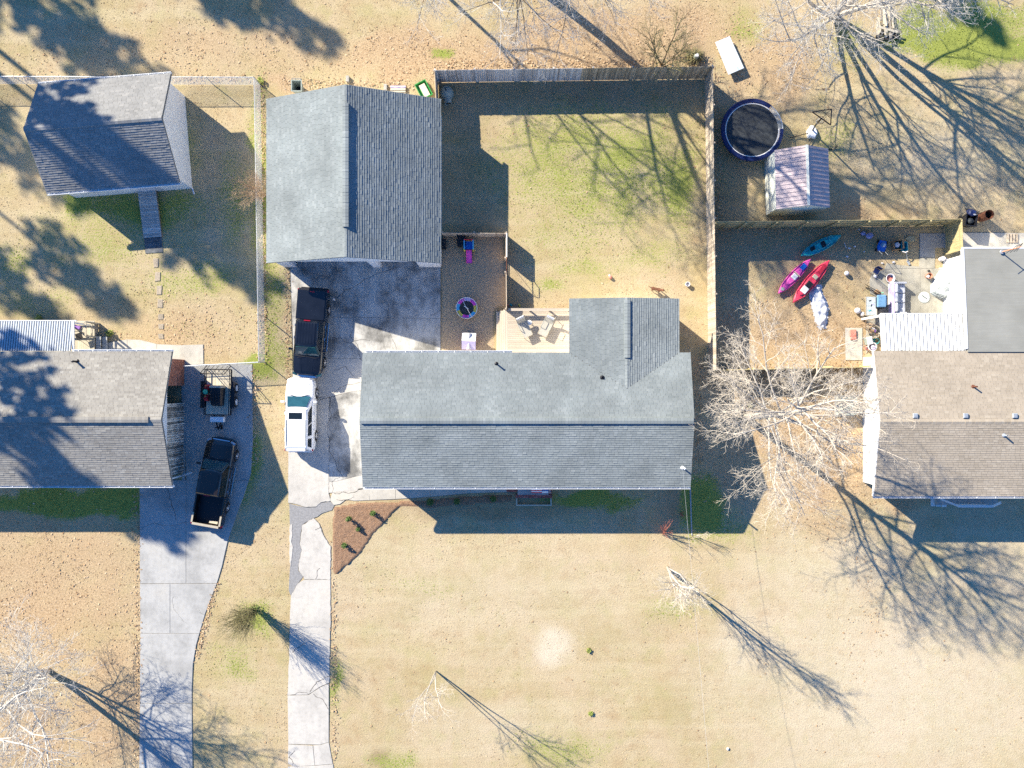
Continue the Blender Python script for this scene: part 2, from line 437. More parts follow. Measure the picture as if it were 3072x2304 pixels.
def make_ground():
    xs = [-400, -200, -100, -60] + [-40 + .32 * i for i in range(251)] + [60, 100, 200, 400]
    ys = [-400, -200, -100, -50] + [-31 + .32 * i for i in range(195)] + [50, 100, 200, 400]
    nx, ny = len(xs), len(ys)
    vs = []; cv = []
    for y in ys:
        for x in xs:
            inn = abs(x) < 41 and abs(y) < 33
            z = (.02 * noise.noise(Vector((x * .35, y * .35, 0)))) if inn else 0
            vs.append((x, y, z - .012))
            if inn: cv += fields(x * S + 1536, 1152 - y * S)
            else: cv += (.1, .3, .1, 0)
    fs = [(j * nx + i, j * nx + i + 1, (j + 1) * nx + i + 1, (j + 1) * nx + i) for j in range(ny - 1) for i in range(nx - 1)]
    me = bpy.data.meshes.new('ground'); me.from_pydata(vs, [], fs); me.materials.append(M['ground_cover'])
    a = me.attributes.new('cover', 'FLOAT_COLOR', 'POINT'); a.data.foreach_set('color', cv)
    me.polygons.foreach_set('use_smooth', [True] * len(fs)); me.update()
    o = bpy.data.objects.new('ground', me); col.objects.link(o); struct(o)
    o['label'] = 'tan winter lawn with green patches and fallen leaves'
make_ground()

# ------------------------------------------------------------------ concrete drives and walks
def px_poly(pts, z=0.0): return [(P(x, y, z).x, P(x, y, z).y) for x, y in pts]
def jag(pts, step=6.0, amp=2.2):
    """crumbled outline: subdivides a pixel polygon and wobbles it by position"""
    o = []
    for (x0, y0), (x1, y1) in zip(pts, pts[1:] + pts[:1]):
        n = max(1, int(math.hypot(x1 - x0, y1 - y0) / step))
        for i in range(n):
            x, y = x0 + (x1 - x0) * i / n, y0 + (y1 - y0) * i / n
            o.append((x + amp * rag(x, y, 9, 2.2) * 1.3, y + amp * rag(x, y, 9, 8.8) * 1.3))
    return o
def slab_group(name, label, slabs, m, z1=.03, z0=-.10):
    root = bpy.data.objects.new(name, None); col.objects.link(root); root['kind'] = 'structure'; root['label'] = label
    for s in slabs:
        mm = m
        if isinstance(s, tuple): s, mm = s
        cx = sum(p[0] for p in s) / len(s); cy = sum(p[1] for p in s) / len(s)
        MB().prism(px_poly([(x + (.8 if x > cx else -.8), y + (.8 if y > cy else -.8)) for x, y in s], z1), z0, z1 - .010 - .0007 * (len(root.children) % 9)).build('joint_bed', 'joint_fill', root)
        MB().prism(px_poly(s, z1), z0, z1).build('slab', mm, root, bevel=.005)
    return root
def crack(root, pts, wd=.022, z=.0335, seed=1, depth=3):
    """a crooked open crack: thin dark strip, broken up between the given pixels"""
    rr = random.Random(seed); q = [P(x, y, z) for x, y in pts]
    for _ in range(depth):
        o = [q[0]]
        for a, b in zip(q, q[1:]):
            m_ = (a + b) / 2; d = b - a; m_ += Vector((-d.y, d.x, 0)) * rr.uniform(-.13, .13); o += [m_, b]
        q = o
    mb = MB()
    L = []; Rr = []
    for i, p in enumerate(q):
        d = q[min(i + 1, len(q) - 1)] - q[max(i - 1, 0)]; n_ = Vector((-d.y, d.x, 0)).normalized() * wd * rr.uniform(.25, .7)
        L.append(p + n_); Rr.append(p - n_)
    for i in range(len(q) - 1): mb.quad(L[i + 1], L[i], Rr[i], Rr[i + 1])
    return mb.build('crack', 'crack_fill', root)

drive = slab_group('driveway', 'pale cracked concrete drive between house and garage', [
    ([(870, 780), (1092, 780), (1092, 952), (877, 950)], 'concrete_worn'),
    ([(1093, 780), (1321, 780), (1321, 955), (1093, 952)], 'concrete_worn'),
    ([(877, 951), (1321, 956), (1321, 1075), (1000, 1075), (881, 1075)], 'concrete_worn'),
    ([(881, 1076), (1110, 1076), (1110, 1168), (1052, 1175), (950, 1200), (874, 1200)], 'concrete'),
    (jag([(874, 1201), (950, 1201), (986, 1194), (986, 1480), (991, 1503), (962, 1507), (948, 1520), (919, 1521), (874, 1509), (865, 1509), (865, 1353)], 7, 1.4), 'concrete'),
    ([(987, 1194), (1052, 1176), (1110, 1169), (1110, 1419), (1064, 1430), (1003, 1445), (987, 1445)], 'concrete_worn'),
    ([(987, 1446), (1003, 1446), (1064, 1431), (1110, 1420), (1110, 1466), (997, 1478), (987, 1478)], 'concrete')], 'concrete')
for i, c_ in enumerate([[(1000, 905), (1080, 850), (1200, 800)], [(1066, 905), (1060, 960), (1050, 1010), (1090, 1085)], [(990, 1010), (1050, 1030), (1110, 1022)], [(1165, 910), (1170, 960)],
                        [(1290, 945), (1321, 930)], [(1000, 1180), (1030, 1160), (1100, 1150)], [(990, 1190), (982, 1300), (988, 1355), (1030, 1435)], [(1170, 990), (1190, 1045)],
                        [(997, 1478), (996, 1445), (1020, 1432)], [(1000, 1110), (1040, 1100), (1060, 1130)], [(880, 1180), (950, 1195), (990, 1187)]]):
    crack(drive, c_, seed=i)
walk = slab_group('front_walk', 'concrete walk along the front of the grey house', [
    [(997, 1479), (1072, 1470), (1075, 1466), (1110, 1462), (1108, 1500), (1064, 1502), (1038, 1498), (1020, 1512), (1002, 1515), (990, 1500)],
    [(1109, 1450), (1186, 1450), (1186, 1497), (1109, 1500)], [(1187, 1450), (1290, 1450), (1290, 1490), (1187, 1497)],
    [(1291, 1450), (1411, 1450), (1411, 1479), (1291, 1490)], [(1412, 1450), (1520, 1450), (1520, 1476), (1412, 1479)]], 'concrete_walk')
crack(walk, [(1002, 1480), (1030, 1476), (1075, 1471)], .03, seed=31); crack(walk, [(1010, 1498), (1040, 1500), (1062, 1490)], .03, seed=32)
patch = MB().prism(px_poly([(868, 1511), (919, 1523), (948, 1522), (962, 1509), (991, 1505), (1003, 1516), (996, 1530), (965, 1540), (952, 1550), (941, 1554), (918, 1566), (908, 1573), (902, 1600), (899, 1632), (905, 1650), (898, 1680), (894, 1711), (910, 1729), (893, 1752), (879, 1776), (872, 1787), (866, 1770), (872, 1660), (869, 1560)]), -.1, .012).build('asphalt_patch', 'asphalt_patch')
struct(patch)
low = slab_group('lower_driveway', 'narrow broken concrete drive running to the street', [
    jag([(941, 1555), (952, 1566), (959, 1577), (966, 1600), (978, 1618), (991, 1640), (991, 1738), (912, 1738), (911, 1729), (895, 1711), (899, 1680), (906, 1650), (900, 1632), (903, 1600), (909, 1574)]),
    jag([(911, 1740), (991, 1740), (992, 1850), (989, 1940), (988, 2026), (987, 2048), (960, 2060), (925, 2084), (863, 2085), (868, 1957), (870, 1849), (873, 1788), (893, 1753)], 8, 1.2),
    [(863, 2087), (926, 2086), (960, 2063), (986, 2052), (986, 2127), (986, 2226), (960, 2234), (865, 2232), (865, 2210)],
    [(865, 2234), (938, 2238), (944, 2296), (880, 2300), (864, 2290)], [(940, 2237), (960, 2236), (986, 2228), (998, 2292), (945, 2296)],
    [(864, 2301), (944, 2298), (999, 2294), (1020, 2500), (860, 2500)]], 'concrete')
slv = MB().prism(px_poly(jag([(869, 1575), (876, 1572), (878, 1600), (874, 1625), (879, 1650), (872, 1700), (868, 1660)], 6, 2)), -.1, .028).build('slab', 'concrete', low)
for i, c_ in enumerate([[(929, 2076), (950, 2045), (988, 2028)], [(940, 2082), (970, 2100), (985, 2128)], [(870, 2085), (926, 2082)], [(866, 2275), (885, 2252)], [(867, 2270), (880, 2292)],
                        [(946, 1738), (952, 1712), (960, 1705)], [(877, 1958), (900, 1940), (915, 1930)], [(945, 1590), (962, 1578)]]):
    crack(low, c_, .03, seed=50 + i)
nd = slab_group('neighbour_driveway', 'grey concrete drive flaring towards the left house', [
    ([(555, 1093), (756, 1093), (758, 1324), (752, 1420), (746, 1440), (558.6, 1440), (556, 1300)], 'concrete_grey'),
    ([(419, 1441), (557.4, 1441), (557.4, 1750), (420, 1750)], 'concrete_grey'),
    ([(558.6, 1441), (746, 1441), (732, 1484), (716, 1527), (683, 1621), (665, 1700), (650, 1750), (558.6, 1750)], 'concrete_grey'),
    ([(420, 1752), (509.4, 1752), (509.4, 1900), (421, 1900)], 'concrete_grey'), ([(510.6, 1752), (649, 1752), (615, 1841), (598, 1900), (510.6, 1900)], 'concrete_grey'),
    ([(421, 1901.5), (597.5, 1901.5), (588, 1935), (578, 1993), (575, 2066), (575, 2110), (420, 2110)], 'concrete_grey'),
    ([(420, 2111.5), (575, 2111.5), (577, 2304), (580, 2500), (416, 2500)], 'concrete_grey')], 'concrete_grey')
MB().prism(px_poly([(545, 1100), (556, 1100), (556, 1440), (548, 1440)]), -.1, .06).build('curb_edge', 'concrete_grey', nd)
crack(nd, [(500, 1465), (512, 1500), (525, 1540), (530, 1560)], .03, z=.0335, seed=77); crack(nd, [(420, 1590), (470, 1570), (560, 1565)], .015, seed=78); crack(nd, [(520, 1790), (523, 1830), (560, 1870)], .012, seed=79)
bw = slab_group('back_walk', 'pale concrete walk behind the left house', [
    [(312, 1030), (381, 1019), (381, 1075), (312, 1075)], [(382, 1019), (420, 1020), (460, 1030), (470, 1033), (470, 1075), (382, 1075)], [(471, 1033), (540, 1036), (609, 1034), (610, 1091), (540, 1096), (471, 1096)]], 'concrete_walk')
patio = slab_group('patio', 'stained concrete patio behind the right house', [
    [(2650, 810), (2705, 806), (2705, 941), (2650, 955)], [(2706, 806), (2762, 806), (2762, 941), (2706, 941)], [(2763, 806), (2830, 806), (2830, 941), (2763, 941)],
    [(2660, 790), (2702, 796), (2702, 805), (2655, 808)], [(2703, 796), (2758, 800), (2758, 805), (2703, 805)], [(2620, 815), (2649, 812), (2649, 900), (2612, 880), (2610, 840)],
    ([(2760, 700), (2838, 700), (2838, 743), (2805, 743), (2805, 771), (2760, 771)], 'concrete_grey'), ([(2759, 772), (2805, 772), (2804, 805), (2759, 805)], 'concrete_patio'),
    [(2600, 905), (2649, 901), (2649, 960), (2600, 1060)], ([(2650, 942), (2905, 942), (2905, 1052), (2650, 1052)], 'concrete_grey')], 'concrete_patio')
side = slab_group('side_slab', 'pale concrete slab in the right back yard', [[(2536, 984), (2587, 984), (2587, 1080), (2538, 1080)]], 'concrete_walk')
nslab = slab_group('rear_slab', 'concrete strip behind the flat grey roof', [[(2889, 698), (3000, 699), (3000, 760), (2889, 760)], [(3001, 699), (3200, 700), (3200, 760), (3001, 760)]], 'concrete_walk')
ep = slab_group('edging_path', 'thin concrete strip beside the front bed', [[(2069, 1460), (2073, 1460), (2077, 1606), (2074, 1606)]], 'concrete_grey')

# mulch bed
g = N('mulch')
m3 = g.noise(10, 4, rough=.8); m4 = g.noise(32, 3, rough=.8)
c = g.ramp(m3, [(.3, (.24, .14, .085)), (.5, (.36, .225, .145)), (.72, (.44, .30, .205))])
c = g.mix(1, c, g.ramp(m4, [(.3, .6), (.6, 1.15)]), 'MULTIPLY')
g.color(c).set(.97, 0, .1).bump(g.math('ADD', m3, g.math('MULTIPLY', m4, .6)), 1.0, .08)
g = N('bark_dust')
m3 = g.noise(9, 4, rough=.75); m4 = g.noise(30, 3, rough=.75)
c = g.ramp(m3, [(.3, (.40, .30, .19)), (.55, (.54, .41, .27)), (.75, (.60, .48, .34))])
c = g.mix(1, c, g.ramp(m4, [(.3, .62), (.55, 1.05)]), 'MULTIPLY')
g.color(c).set(.97, 0, .1).bump(g.math('ADD', m3, g.math('MULTIPLY', m4, .6)), .8, .05)
MULCH = [(999, 1517), (1020, 1513), (1064, 1504), (1122, 1501), (1252, 1498), (1300, 1492), (1420, 1482), (1518, 1479), (1540, 1479), (1540, 1512), (1430, 1518), (1330, 1524), (1299, 1530), (1230, 1524), (1194, 1527), (1158, 1567), (1122, 1606), (1085, 1660), (1042, 1700), (1010, 1728), (996, 1737), (993, 1690), (993, 1620), (994, 1560), (996, 1530)]
def lumpy(poly, z, step, amp, name, m, seed):
    """a heaped sheet over a pixel outline"""
    q = [Vector((a, b)) for a, b in px_poly(poly)]
    x0, x1 = min(v.x for v in q), max(v.x for v in q); y0, y1 = min(v.y for v in q), max(v.y for v in q)
    def inside(x, y):
        r = False; n = len(q); j = n - 1
        for i in range(n):
            if (q[i].y > y) != (q[j].y > y) and x < (q[j].x - q[i].x) * (y - q[i].y) / (q[j].y - q[i].y) + q[i].x: r = not r
            j = i
        return r
    nx, ny = int((x1 - x0) / step) + 2, int((y1 - y0) / step) + 2
    idx = {}; mb = MB(); vs = []; fs = []
    def vert(i, j):
        if (i, j) not in idx:
            x, y = x0 + i * step, y0 + j * step
            jx = .4 * step * noise.noise(Vector((x * 3, y * 3, seed))); jy = .4 * step * noise.noise(Vector((x * 3, y * 3, seed + 5)))
            edge = min(inside(x + a, y + b) for a, b in ((.16, 0), (-.16, 0), (0, .16), (0, -.16)))
            h = z + amp * (.5 + .5 * noise.noise(Vector((x * 4, y * 4, seed)))) + amp * .5 * noise.noise(Vector((x * 11, y * 11, seed))) if edge else -.03
            idx[(i, j)] = len(vs); vs.append((x + jx, y + jy, h))
        return idx[(i, j)]
    for i in range(nx):
        for j in range(ny):
            if inside(x0 + (i + .5) * step, y0 + (j + .5) * step):
                fs.append((vert(i, j), vert(i + 1, j), vert(i + 1, j + 1), vert(i, j + 1)))
    return mb.add(vs, fs).build(name, m, smooth=True)
bed = lumpy(MULCH, .03, .10, .05, 'mulch_bed', 'mulch', 3); struct(bed); bed['label'] = 'brown mulch bed in front of the grey house'
kb = lumpy([(1322, 700), (1518, 700), (1520, 922), (1488, 925), (1488, 1060), (1322, 1060)], .008, .2, .012, 'play_ground_cover', 'bark_dust', 9); struct(kb)

# ------------------------------------------------------------------ grass blades, leaves (nobody could count them)
g = N('straw'); gi = g.n('ShaderNodeNewGeometry').outputs['Random Per Island']
g.color(g.ramp(gi, [(0, (.30, .21, .11)), (.5, (.50, .38, .22)), (1, (.62, .52, .36))])).set(.9, 0, .1)
g = N('fresh_grass'); gi = g.n('ShaderNodeNewGeometry').outputs['Random Per Island']
g.color(g.ramp(gi, [(0, (.18, .22, .05)), (.6, (.31, .36, .09)), (1, (.45, .46, .16))])).set(.8, 0, .1)
g = N('dead_leaves'); gi = g.n('ShaderNodeNewGeometry').outputs['Random Per Island']
g.color(g.ramp(gi, [(0, (.33, .21, .115)), (.5, (.47, .33, .20)), (1, (.64, .49, .33))])).set(.85, 0, .15)
BLOCK = [(790, 250, 1330, 795), (1075, 1050, 2090, 1470), (60, 215, 560, 590), (0, 1050, 520, 1465), (2600, 1045, 3072, 1490), (2890, 740, 3072, 1060), (1700, 885, 2045, 1060),
         (866, 780, 1325, 1510), (418, 1441, 660, 1760), (556, 1093, 756, 1560), (418, 1750, 600, 2304), (866, 1510, 990, 2304), (990, 1450, 1540, 1500), (1489, 925, 1710, 1060), (2610, 800, 2900, 1050), (1322, 700, 1520, 1060), (0, 960, 300, 1050), (540, 1330, 757, 1450)]
def blocked(px, py): return any(a < px < b and c_ < py < d for a, b, c_, d in [(q[0], q[2], q[1], q[3]) for q in BLOCK])
def scatter():
    straw, green, leaf = MB(), MB(), MB(); rr = random.Random(5)
    for _ in range(150000):
        px, py = rr.uniform(-60, 3130), rr.uniform(-60, 2364)
        if blocked(px, py): continue
        gr, li, pa, so = fields(px, py)
        x, y = (px - 1536) / S, (1152 - py) / S
        u = rr.random()
        if u < gr * .75:
            h, wd, mb = rr.uniform(.012, .032), rr.uniform(.05, .10), green
        elif u < (.30 * (1 - so) + .10) * (.35 if (py > 1500 and px > 990) else 1):
            h, wd, mb = rr.uniform(.008, .024), rr.uniform(.04, .09), straw
        else:
            if rr.random() < li * .7 + .012:
                a = rr.uniform(0, 6.28); l = .025 + .075 * rr.random() ** 1.7; t = rr.uniform(-.5, .5); ca, sa = math.cos(a) * l, math.sin(a) * l
                z = .002 + rr.random() * .012
                leaf.quad((x + ca, y + sa, z + t * .03), (x - sa * .6, y + ca * .6, z), (x - ca, y - sa, z - t * .03 + .008), (x + sa * .6, y - ca * .6, z + .012))
            continue
        a = rr.uniform(0, 3.14); lx, ly = rr.uniform(-.05, .05), rr.uniform(-.05, .05); ca, sa = math.cos(a) * wd / 2, math.sin(a) * wd / 2
        mb.add([(x - ca, y - sa, -.02), (x + ca, y + sa, -.02), (x + lx, y + ly, h)], [(0, 1, 2)])
        mb.add([(x + sa, y - ca, -.02), (x - sa, y + ca, -.02), (x + ly, y - lx, h * .8)], [(0, 1, 2)])
    # leaves drifted against fences, walls and drive edges
    for x0, y0, x1, y1, n, sp in ((782, 235, 790, 1090, 900, 9), (1310, 196, 2140, 190, 900, 10), (864, 800, 866, 1340, 350, 6), (414, 1480, 414, 2304, 500, 9), (0, 232, 760, 236, 500, 8), (590, 1980, 650, 1750, 200, 6),
                                  (2155, 680, 2600, 690, 350, 9), (2160, 1118, 2600, 1112, 700, 12), (2085, 1080, 2090, 1440, 500, 16), (2150, 210, 2156, 660, 350, 8), (850, 246, 1240, 262, 350, 10), (1000, 1745, 1004, 2290, 250, 6), (760, 1100, 764, 1400, 200, 8)):
        for _ in range(n):
            t = rr.random(); px, py = x0 + (x1 - x0) * t + rr.gauss(0, sp), y0 + (y1 - y0) * t + rr.gauss(0, sp)
            x, y = (px - 1536) / S, (1152 - py) / S; a = rr.uniform(0, 6.28); l = rr.uniform(.03, .09); ca, sa = math.cos(a) * l, math.sin(a) * l; z = .004 + rr.random() * .04; k = rr.uniform(-.02, .02)
            leaf.quad((x + ca, y + sa, z + k), (x - sa * .6, y + ca * .6, z), (x - ca, y - sa, z - k + .008), (x + sa * .6, y - ca * .6, z + .012))
    for mb, nm, m, lb, ct in ((straw, 'dry_grass', 'straw', 'short dry tan grass blades all over the lawns', 'grass'), (green, 'green_grass', 'fresh_grass', 'tufts of fresh green grass in patches on the lawns', 'grass'), (leaf, 'fallen_leaves', 'dead_leaves', 'brown fallen leaves strewn under the trees', 'leaves')):
        tag(mb.build(nm, m), lb, ct, kind='stuff')
scatter()
# ------------------------------------------------------------------ roofs and houses
def tabs(polys, O, u, v, exp=.145, tab=.305, th=.024, seed=1):
    """shingle tabs as real pieces: rows up the slope (v), each tab proud at its lower edge"""
    rr = random.Random(seed); n = u.cross(v); n = n if n.z > 0 else -n
    mb = MB()
    for poly in polys:
        vmin, vmax = min(p[1] for p in poly), max(p[1] for p in poly)
        j = int(vmin / exp)
        while j * exp < vmax:
            v0, v1 = max(j * exp, vmin), min(j * exp + exp * 1.12, vmax); vm = min(v0 + exp * .5, (v0 + vmax) / 2)
            us = []
            for (a, b) in zip(poly, poly[1:] + poly[:1]):
                if (a[1] - vm) * (b[1] - vm) < 0: us.append(a[0] + (b[0] - a[0]) * (vm - a[1]) / (b[1] - a[1]))
            if len(us) >= 2:
                u0, u1 = min(us), max(us)
                x = math.floor(u0 / tab) * tab - (j % 3) * tab / 3 - rr.random() * .05
                while x < u1:
                    wd = tab * rr.choice((.8, 1, 1, 1.2)); a, b = max(x, u0), min(x + wd - .008, u1); x += wd
                    if b - a < .02: continue
                    h = th * rr.uniform(.75, 1.35)
                    q = lambda uu, vv, hh: O + u * uu + v * vv + n * hh
                    mb.add([q(a, v0, 0), q(b, v0, 0), q(b, v0, h), q(a, v0, h), q(b, v1, .003), q(a, v1, .003)], [(0, 1, 2, 3), (3, 2, 4, 5)])
            j += 1
    return mb
def slope(par, name, poly3, m_deck, m_sh, u, seed=1, split=None, th=.024, exp=.145, tab=.305, t=.16):
    """one roof slope: a deck slab with a field of shingles on it. poly3 in local coordinates"""
    q = [Vector(p) for p in poly3]; n = len(q)
    mb = MB(); mb.add(q + [p - Vector((0, 0, t)) for p in q], [tuple(range(n)), tuple(range(2 * n - 1, n - 1, -1))] + [(i, i + n, (i + 1) % n + n, (i + 1) % n) for i in range(n)])
    deck = mb.build(name, m_deck, par, world=False)
    u = Vector(u).normalized(); nn = (q[1] - q[0]).cross(q[2] - q[1]).normalized()
    v = nn.cross(u); v = v if v.z > 0 else -v
    O = q[0]
    polys = [[((Vector(p) - O).dot(u), (Vector(p) - O).dot(v)) for p in pl] for pl in (split or [poly3])]
    sh = tabs(polys, O, u, v, seed=seed, th=th, exp=exp, tab=tab).build('shingles', m_sh, deck, world=False)
    sh['kind'] = 'stuff'
    return deck
def ridge_vent(par, a, b, m, wd=.36, h=.09, name='ridge_vent', drop=.03):
    """raised vent cap along a ridge, capped with shingle pieces"""
    a, b = Vector(a), Vector(b); d = (b - a); L = d.length; d.normalize(); s = Vector((-d.y, d.x, 0))
    mb = MB(); n = max(2, int(L / .2)); rr = random.Random(3)
    for i in range(n):
        p0, p1 = a + d * (L * i / n), a + d * (L * (i + 1) / n - .006); j = rr.uniform(0, .012)
        ring = lambda p, e: [p + s * wd / 2 + Vector((0, 0, -drop - .05)), p + s * wd / 2 + Vector((0, 0, h - drop + e)), p + Vector((0, 0, h + e)), p - s * wd / 2 + Vector((0, 0, h - drop + e)), p - s * wd / 2 + Vector((0, 0, -drop - .05))]
        mb.loft([ring(p0, .006 + j), ring(p1, j)])
    return mb.build(name, m, par, world=False)
def gutter(par, a, b, out, brackets=9, wd=.13):
    a, b, out = Vector(a), Vector(b), Vector(out).normalized(); d = b - a; ln = d.normalized()
    mb = MB(); up = Vector((0, 0, 1))
    def pl(o0, o1, z0, z1):
        c = (a + b) / 2 + out * (o0 + o1) / 2 + up * (z0 + z1) / 2
        q = Matrix((ln, out, up)).transposed()
        mb.box(c, (d.length, o1 - o0, z1 - z0), M=q)
    pl(.002, .012, -.13, -.012); pl(.012, wd - .025, -.13, -.12); pl(wd - .025, wd, -.13, .0)
    o = mb.build('gutter', 'white_metal', par, world=False)
    for i in range(brackets):
        c = a + d * ((i + .5) / brackets) + out * wd / 2 + up * .006
        q = Matrix((ln, out, up)).transposed()
        MB().box(c, (.04, wd, .012), M=q).build('bracket', 'white_metal', o, world=False)
    return o
def window(par, c, wdt, h, nx, ny, fr='white_paint'):
    """c on the wall surface, (nx, ny) pointing out; local coordinates"""
    n_ = Vector((nx, ny, 0)); s = Vector((-ny, nx, 0)); c = Vector(c); Mx = Matrix((s, n_, Vector((0, 0, 1)))).transposed()
    mb = MB()
    for dx, dz, w_, h_ in ((0, h / 2, wdt + .1, .07), (0, -h / 2, wdt + .16, .08), (-wdt / 2, 0, .07, h - .08), (wdt / 2, 0, .07, h - .08), (0, 0, wdt - .08, .04)):
        mb.box(c + s * dx + Vector((0, 0, dz)) + n_ * .03, (w_, .06, h_), M=Mx)
    f = mb.build('window', fr, par, world=False)
    for k in (-1, 1):
        MB().box(c + Vector((0, 0, k * (h / 4))) + n_ * .015, (wdt - .1, .02, h / 2 - .06), M=Mx).build('pane', 'glass_dark', f, world=False)
    return f
def door(par, c, wdt, h, nx, ny, m='white_paint'):
    n_ = Vector((nx, ny, 0)); s = Vector((-ny, nx, 0)); c = Vector(c); Mx = Matrix((s, n_, Vector((0, 0, 1)))).transposed()
    d = MB().box(c + n_ * .02, (wdt, .04, h), M=Mx).box(c + n_ * .045 + Vector((0, 0, h * .22)), (wdt * .7, .012, h * .36), M=Mx).box(c + n_ * .045 - Vector((0, 0, h * .24)), (wdt * .7, .012, h * .3), M=Mx).build('door', m, par, world=False)
    MB().box(c + n_ * .06 + s * wdt * .4, (.04, .06, .04), M=Mx).build('handle', 'dark_metal', d, world=False)
    return d
def siding(par, x0, x1, y0, y1, z0, z1, m, name='wall'):
    return MB().box(((x0 + x1) / 2, (y0 + y1) / 2, (z0 + z1) / 2), (x1 - x0, y1 - y0, z1 - z0)).build(name, m, par, world=False)
def gable_tri(par, x, t, hw, z0, zr, m, name='gable_wall', yo=0.0):
    """triangle wall across Y at local x, thickness t"""
    mb = MB(); a = [(x, -hw + yo, z0), (x, hw + yo, z0), (x, yo, zr)]; b = [(x + t, q[1], q[2]) for q in a]
    mb.add(a + b, [(0, 2, 1), (3, 4, 5), (0, 1, 4, 3), (1, 2, 5, 4), (2, 0, 3, 5)])
    return mb.build(name, m, par, world=False)
def rake(par, x, hw, ze, zr, m='white_paint', yo=0.0, w_=.03):
    mb = MB()
    for s in (-1, 1):
        mb.bar((x, s * hw + yo, ze - .09), (x, yo, zr - .09), w_, .17)
    return mb.build('rake_board', m, par, world=False)

def gable_house(name, label, cat, c, rz, L, Wd, ze, zr, og, oe, wall_m, sh_m, vent=None, gut=True, seed=1, t=.14, brk=9):
    o = thing(name, label, cat, (c[0], c[1], 0), rz)
    hl, hw = L / 2, Wd / 2
    siding(o, -hl + og, hl - og, -hw + oe, hw - oe, -.2, ze - .1, wall_m)
    zz = zr - (zr - ze) * oe / hw
    zb = ze - .1
    for sx in (-1, 1):
        x = sx * (hl - og); gable_tri(o, x - (.1 if sx > 0 else 0), .1, hw - oe, zb + .003, zr - .18, wall_m)
        rake(o, sx * (hl - .018) , hw, ze, zr)
    d1 = slope(o, 'roof_slope', [(-hl, -hw, ze), (hl, -hw, ze), (hl, 0, zr), (-hl, 0, zr)], 'roof_felt', sh_m, (1, 0, 0), seed)
    d2 = slope(o, 'roof_slope', [(hl, hw, ze), (-hl, hw, ze), (-hl, 0, zr), (hl, 0, zr)], 'roof_felt', sh_m, (1, 0, 0), seed + 1)
    if vent: ridge_vent(o, (vent[0], 0, zr), (vent[1], 0, zr), sh_m)
    else: ridge_vent(o, (-hl, 0, zr + .0), (hl, 0, zr + .0), sh_m, .3, .02, 'ridge_cap', .05)
    if gut:
        gutter(o, (-hl, -hw, ze - .02), (hl, -hw, ze - .02), (0, -1, 0), brk); gutter(o, (-hl, hw, ze - .02), (hl, hw, ze - .02), (0, 1, 0), brk)
    return o

# --- white outbuilding, top left
shed = gable_house('outbuilding', 'white sided outbuilding with grey gable roof and wooden ramp at its door', 'shed', (-25.32, 15.74), rad(4.6), 8.37, 6.87, 2.6, 4.35, .32, .36, 'white_siding', 'shingle_charcoal', seed=5)
door(shed, (1.35, -3.435 + .36, 1.1), 1.5, 2.05, 0, -1, 'garage_door'); window(shed, (-2.2, -3.075, 1.5), .9, 1.1, 0, -1)
MB().tube([(3.87, -3.0, 2.45), (3.95, -3.1, 2.3), (3.95, -3.12, .2), (4.0, -3.5, .1)], .045, 6).build('downspout', 'white_metal', shed, world=False)

# --- detached garage
gar = gable_house('garage', 'detached two-door garage with slate grey shingle roof', 'garage', (-9.89, 12.69), rad(90), 10.25, 10.9, 2.8, 5.0, .15, .25, 'white_siding', 'shingle_slate', gut=False, seed=11, vent=(-3.35, 4.0))
for ch in list(gar.children):
    if ch.name.startswith('wall'): bpy.data.objects.remove(ch)
MBs = MB()
MBs.box((.1, -5.15, 1.3), (9.9, .15, 3.0)).box((.1, 5.15, 1.3), (9.9, .15, 3.0)).box((4.9, 0, 1.3), (.15, 10.15, 3.0)).build('wall', 'white_siding', gar, world=False)
# local y = -(world x + 9.89); posts of the front wall at world x ranges
for xa, xb in ((-15.1, -14.3), (-9.2, -8.65), (-6.1, -4.7)):
    MB().box((-4.80, -((xa + xb) / 2 + 9.89), 1.05), (.28, xb - xa, 2.5)).build('front_pier', 'white_siding', gar, world=False)
MB().box((-4.80, 0, 2.5), (.30, 10.4, .40)).build('door_header', 'white_siding', gar, world=False)
for xa, xb in ((-14.3, -9.2), (-8.65, -6.1)):
    gd = MB().box((-4.50, -((xa + xb) / 2 + 9.89), 1.15), (.04, xb - xa, 2.3)).build('garage_door', 'dark_inside', gar, world=False)
    for k in range(4): MB().box((-4.53, -((xa + xb) / 2 + 9.89), .30 + k * .56), (.03, xb - xa - .1, .52)).build('door_panel', 'garage_door', gd, world=False)
MB().box((.1, 0, -.08), (9.8, 10.2, .1)).build('floor_slab', 'concrete_worn', gar, world=False)

# --- the grey house in the middle
hx0, hx1, hyS, hyN, hyR, hze, hzr = -9.31, 11.13, -6.43, 1.96, -2.24, 2.9, 3.9
wx0, wx1, wxr, wyN, wzr = 3.575, 10.43, 7.1, 5.33, 3.43
yv = hyN - (wzr - hze) / ((hzr - hze) / (hyN - hyR))
zv = wzr
house = thing('house', 'long grey shingle-roofed house with a rear wing in the middle of the picture', 'house', (0, 0, 0))
siding(house, hx0 + .35, hx1 - .35, hyS + .45, hyN - .4, -.2, hze - .12, 'white_siding'); siding(house, wx0 + .35, wx1 - .35, hyN - .5, wyN - .3, -.2, hze - .10, 'white_siding')
for x in (hx0 + .35, hx1 - .45):
    mb = MB(); a = [(x, hyS + .45, hze - .117), (x, hyN - .4, hze - .117), (x, hyR, hzr - .2)]
    mb.add(a + [(x + .1, q[1], q[2]) for q in a], [(0, 2, 1), (3, 4, 5), (0, 1, 4, 3), (1, 2, 5, 4), (2, 0, 3, 5)]); mb.build('gable_wall', 'white_siding', house, world=False)
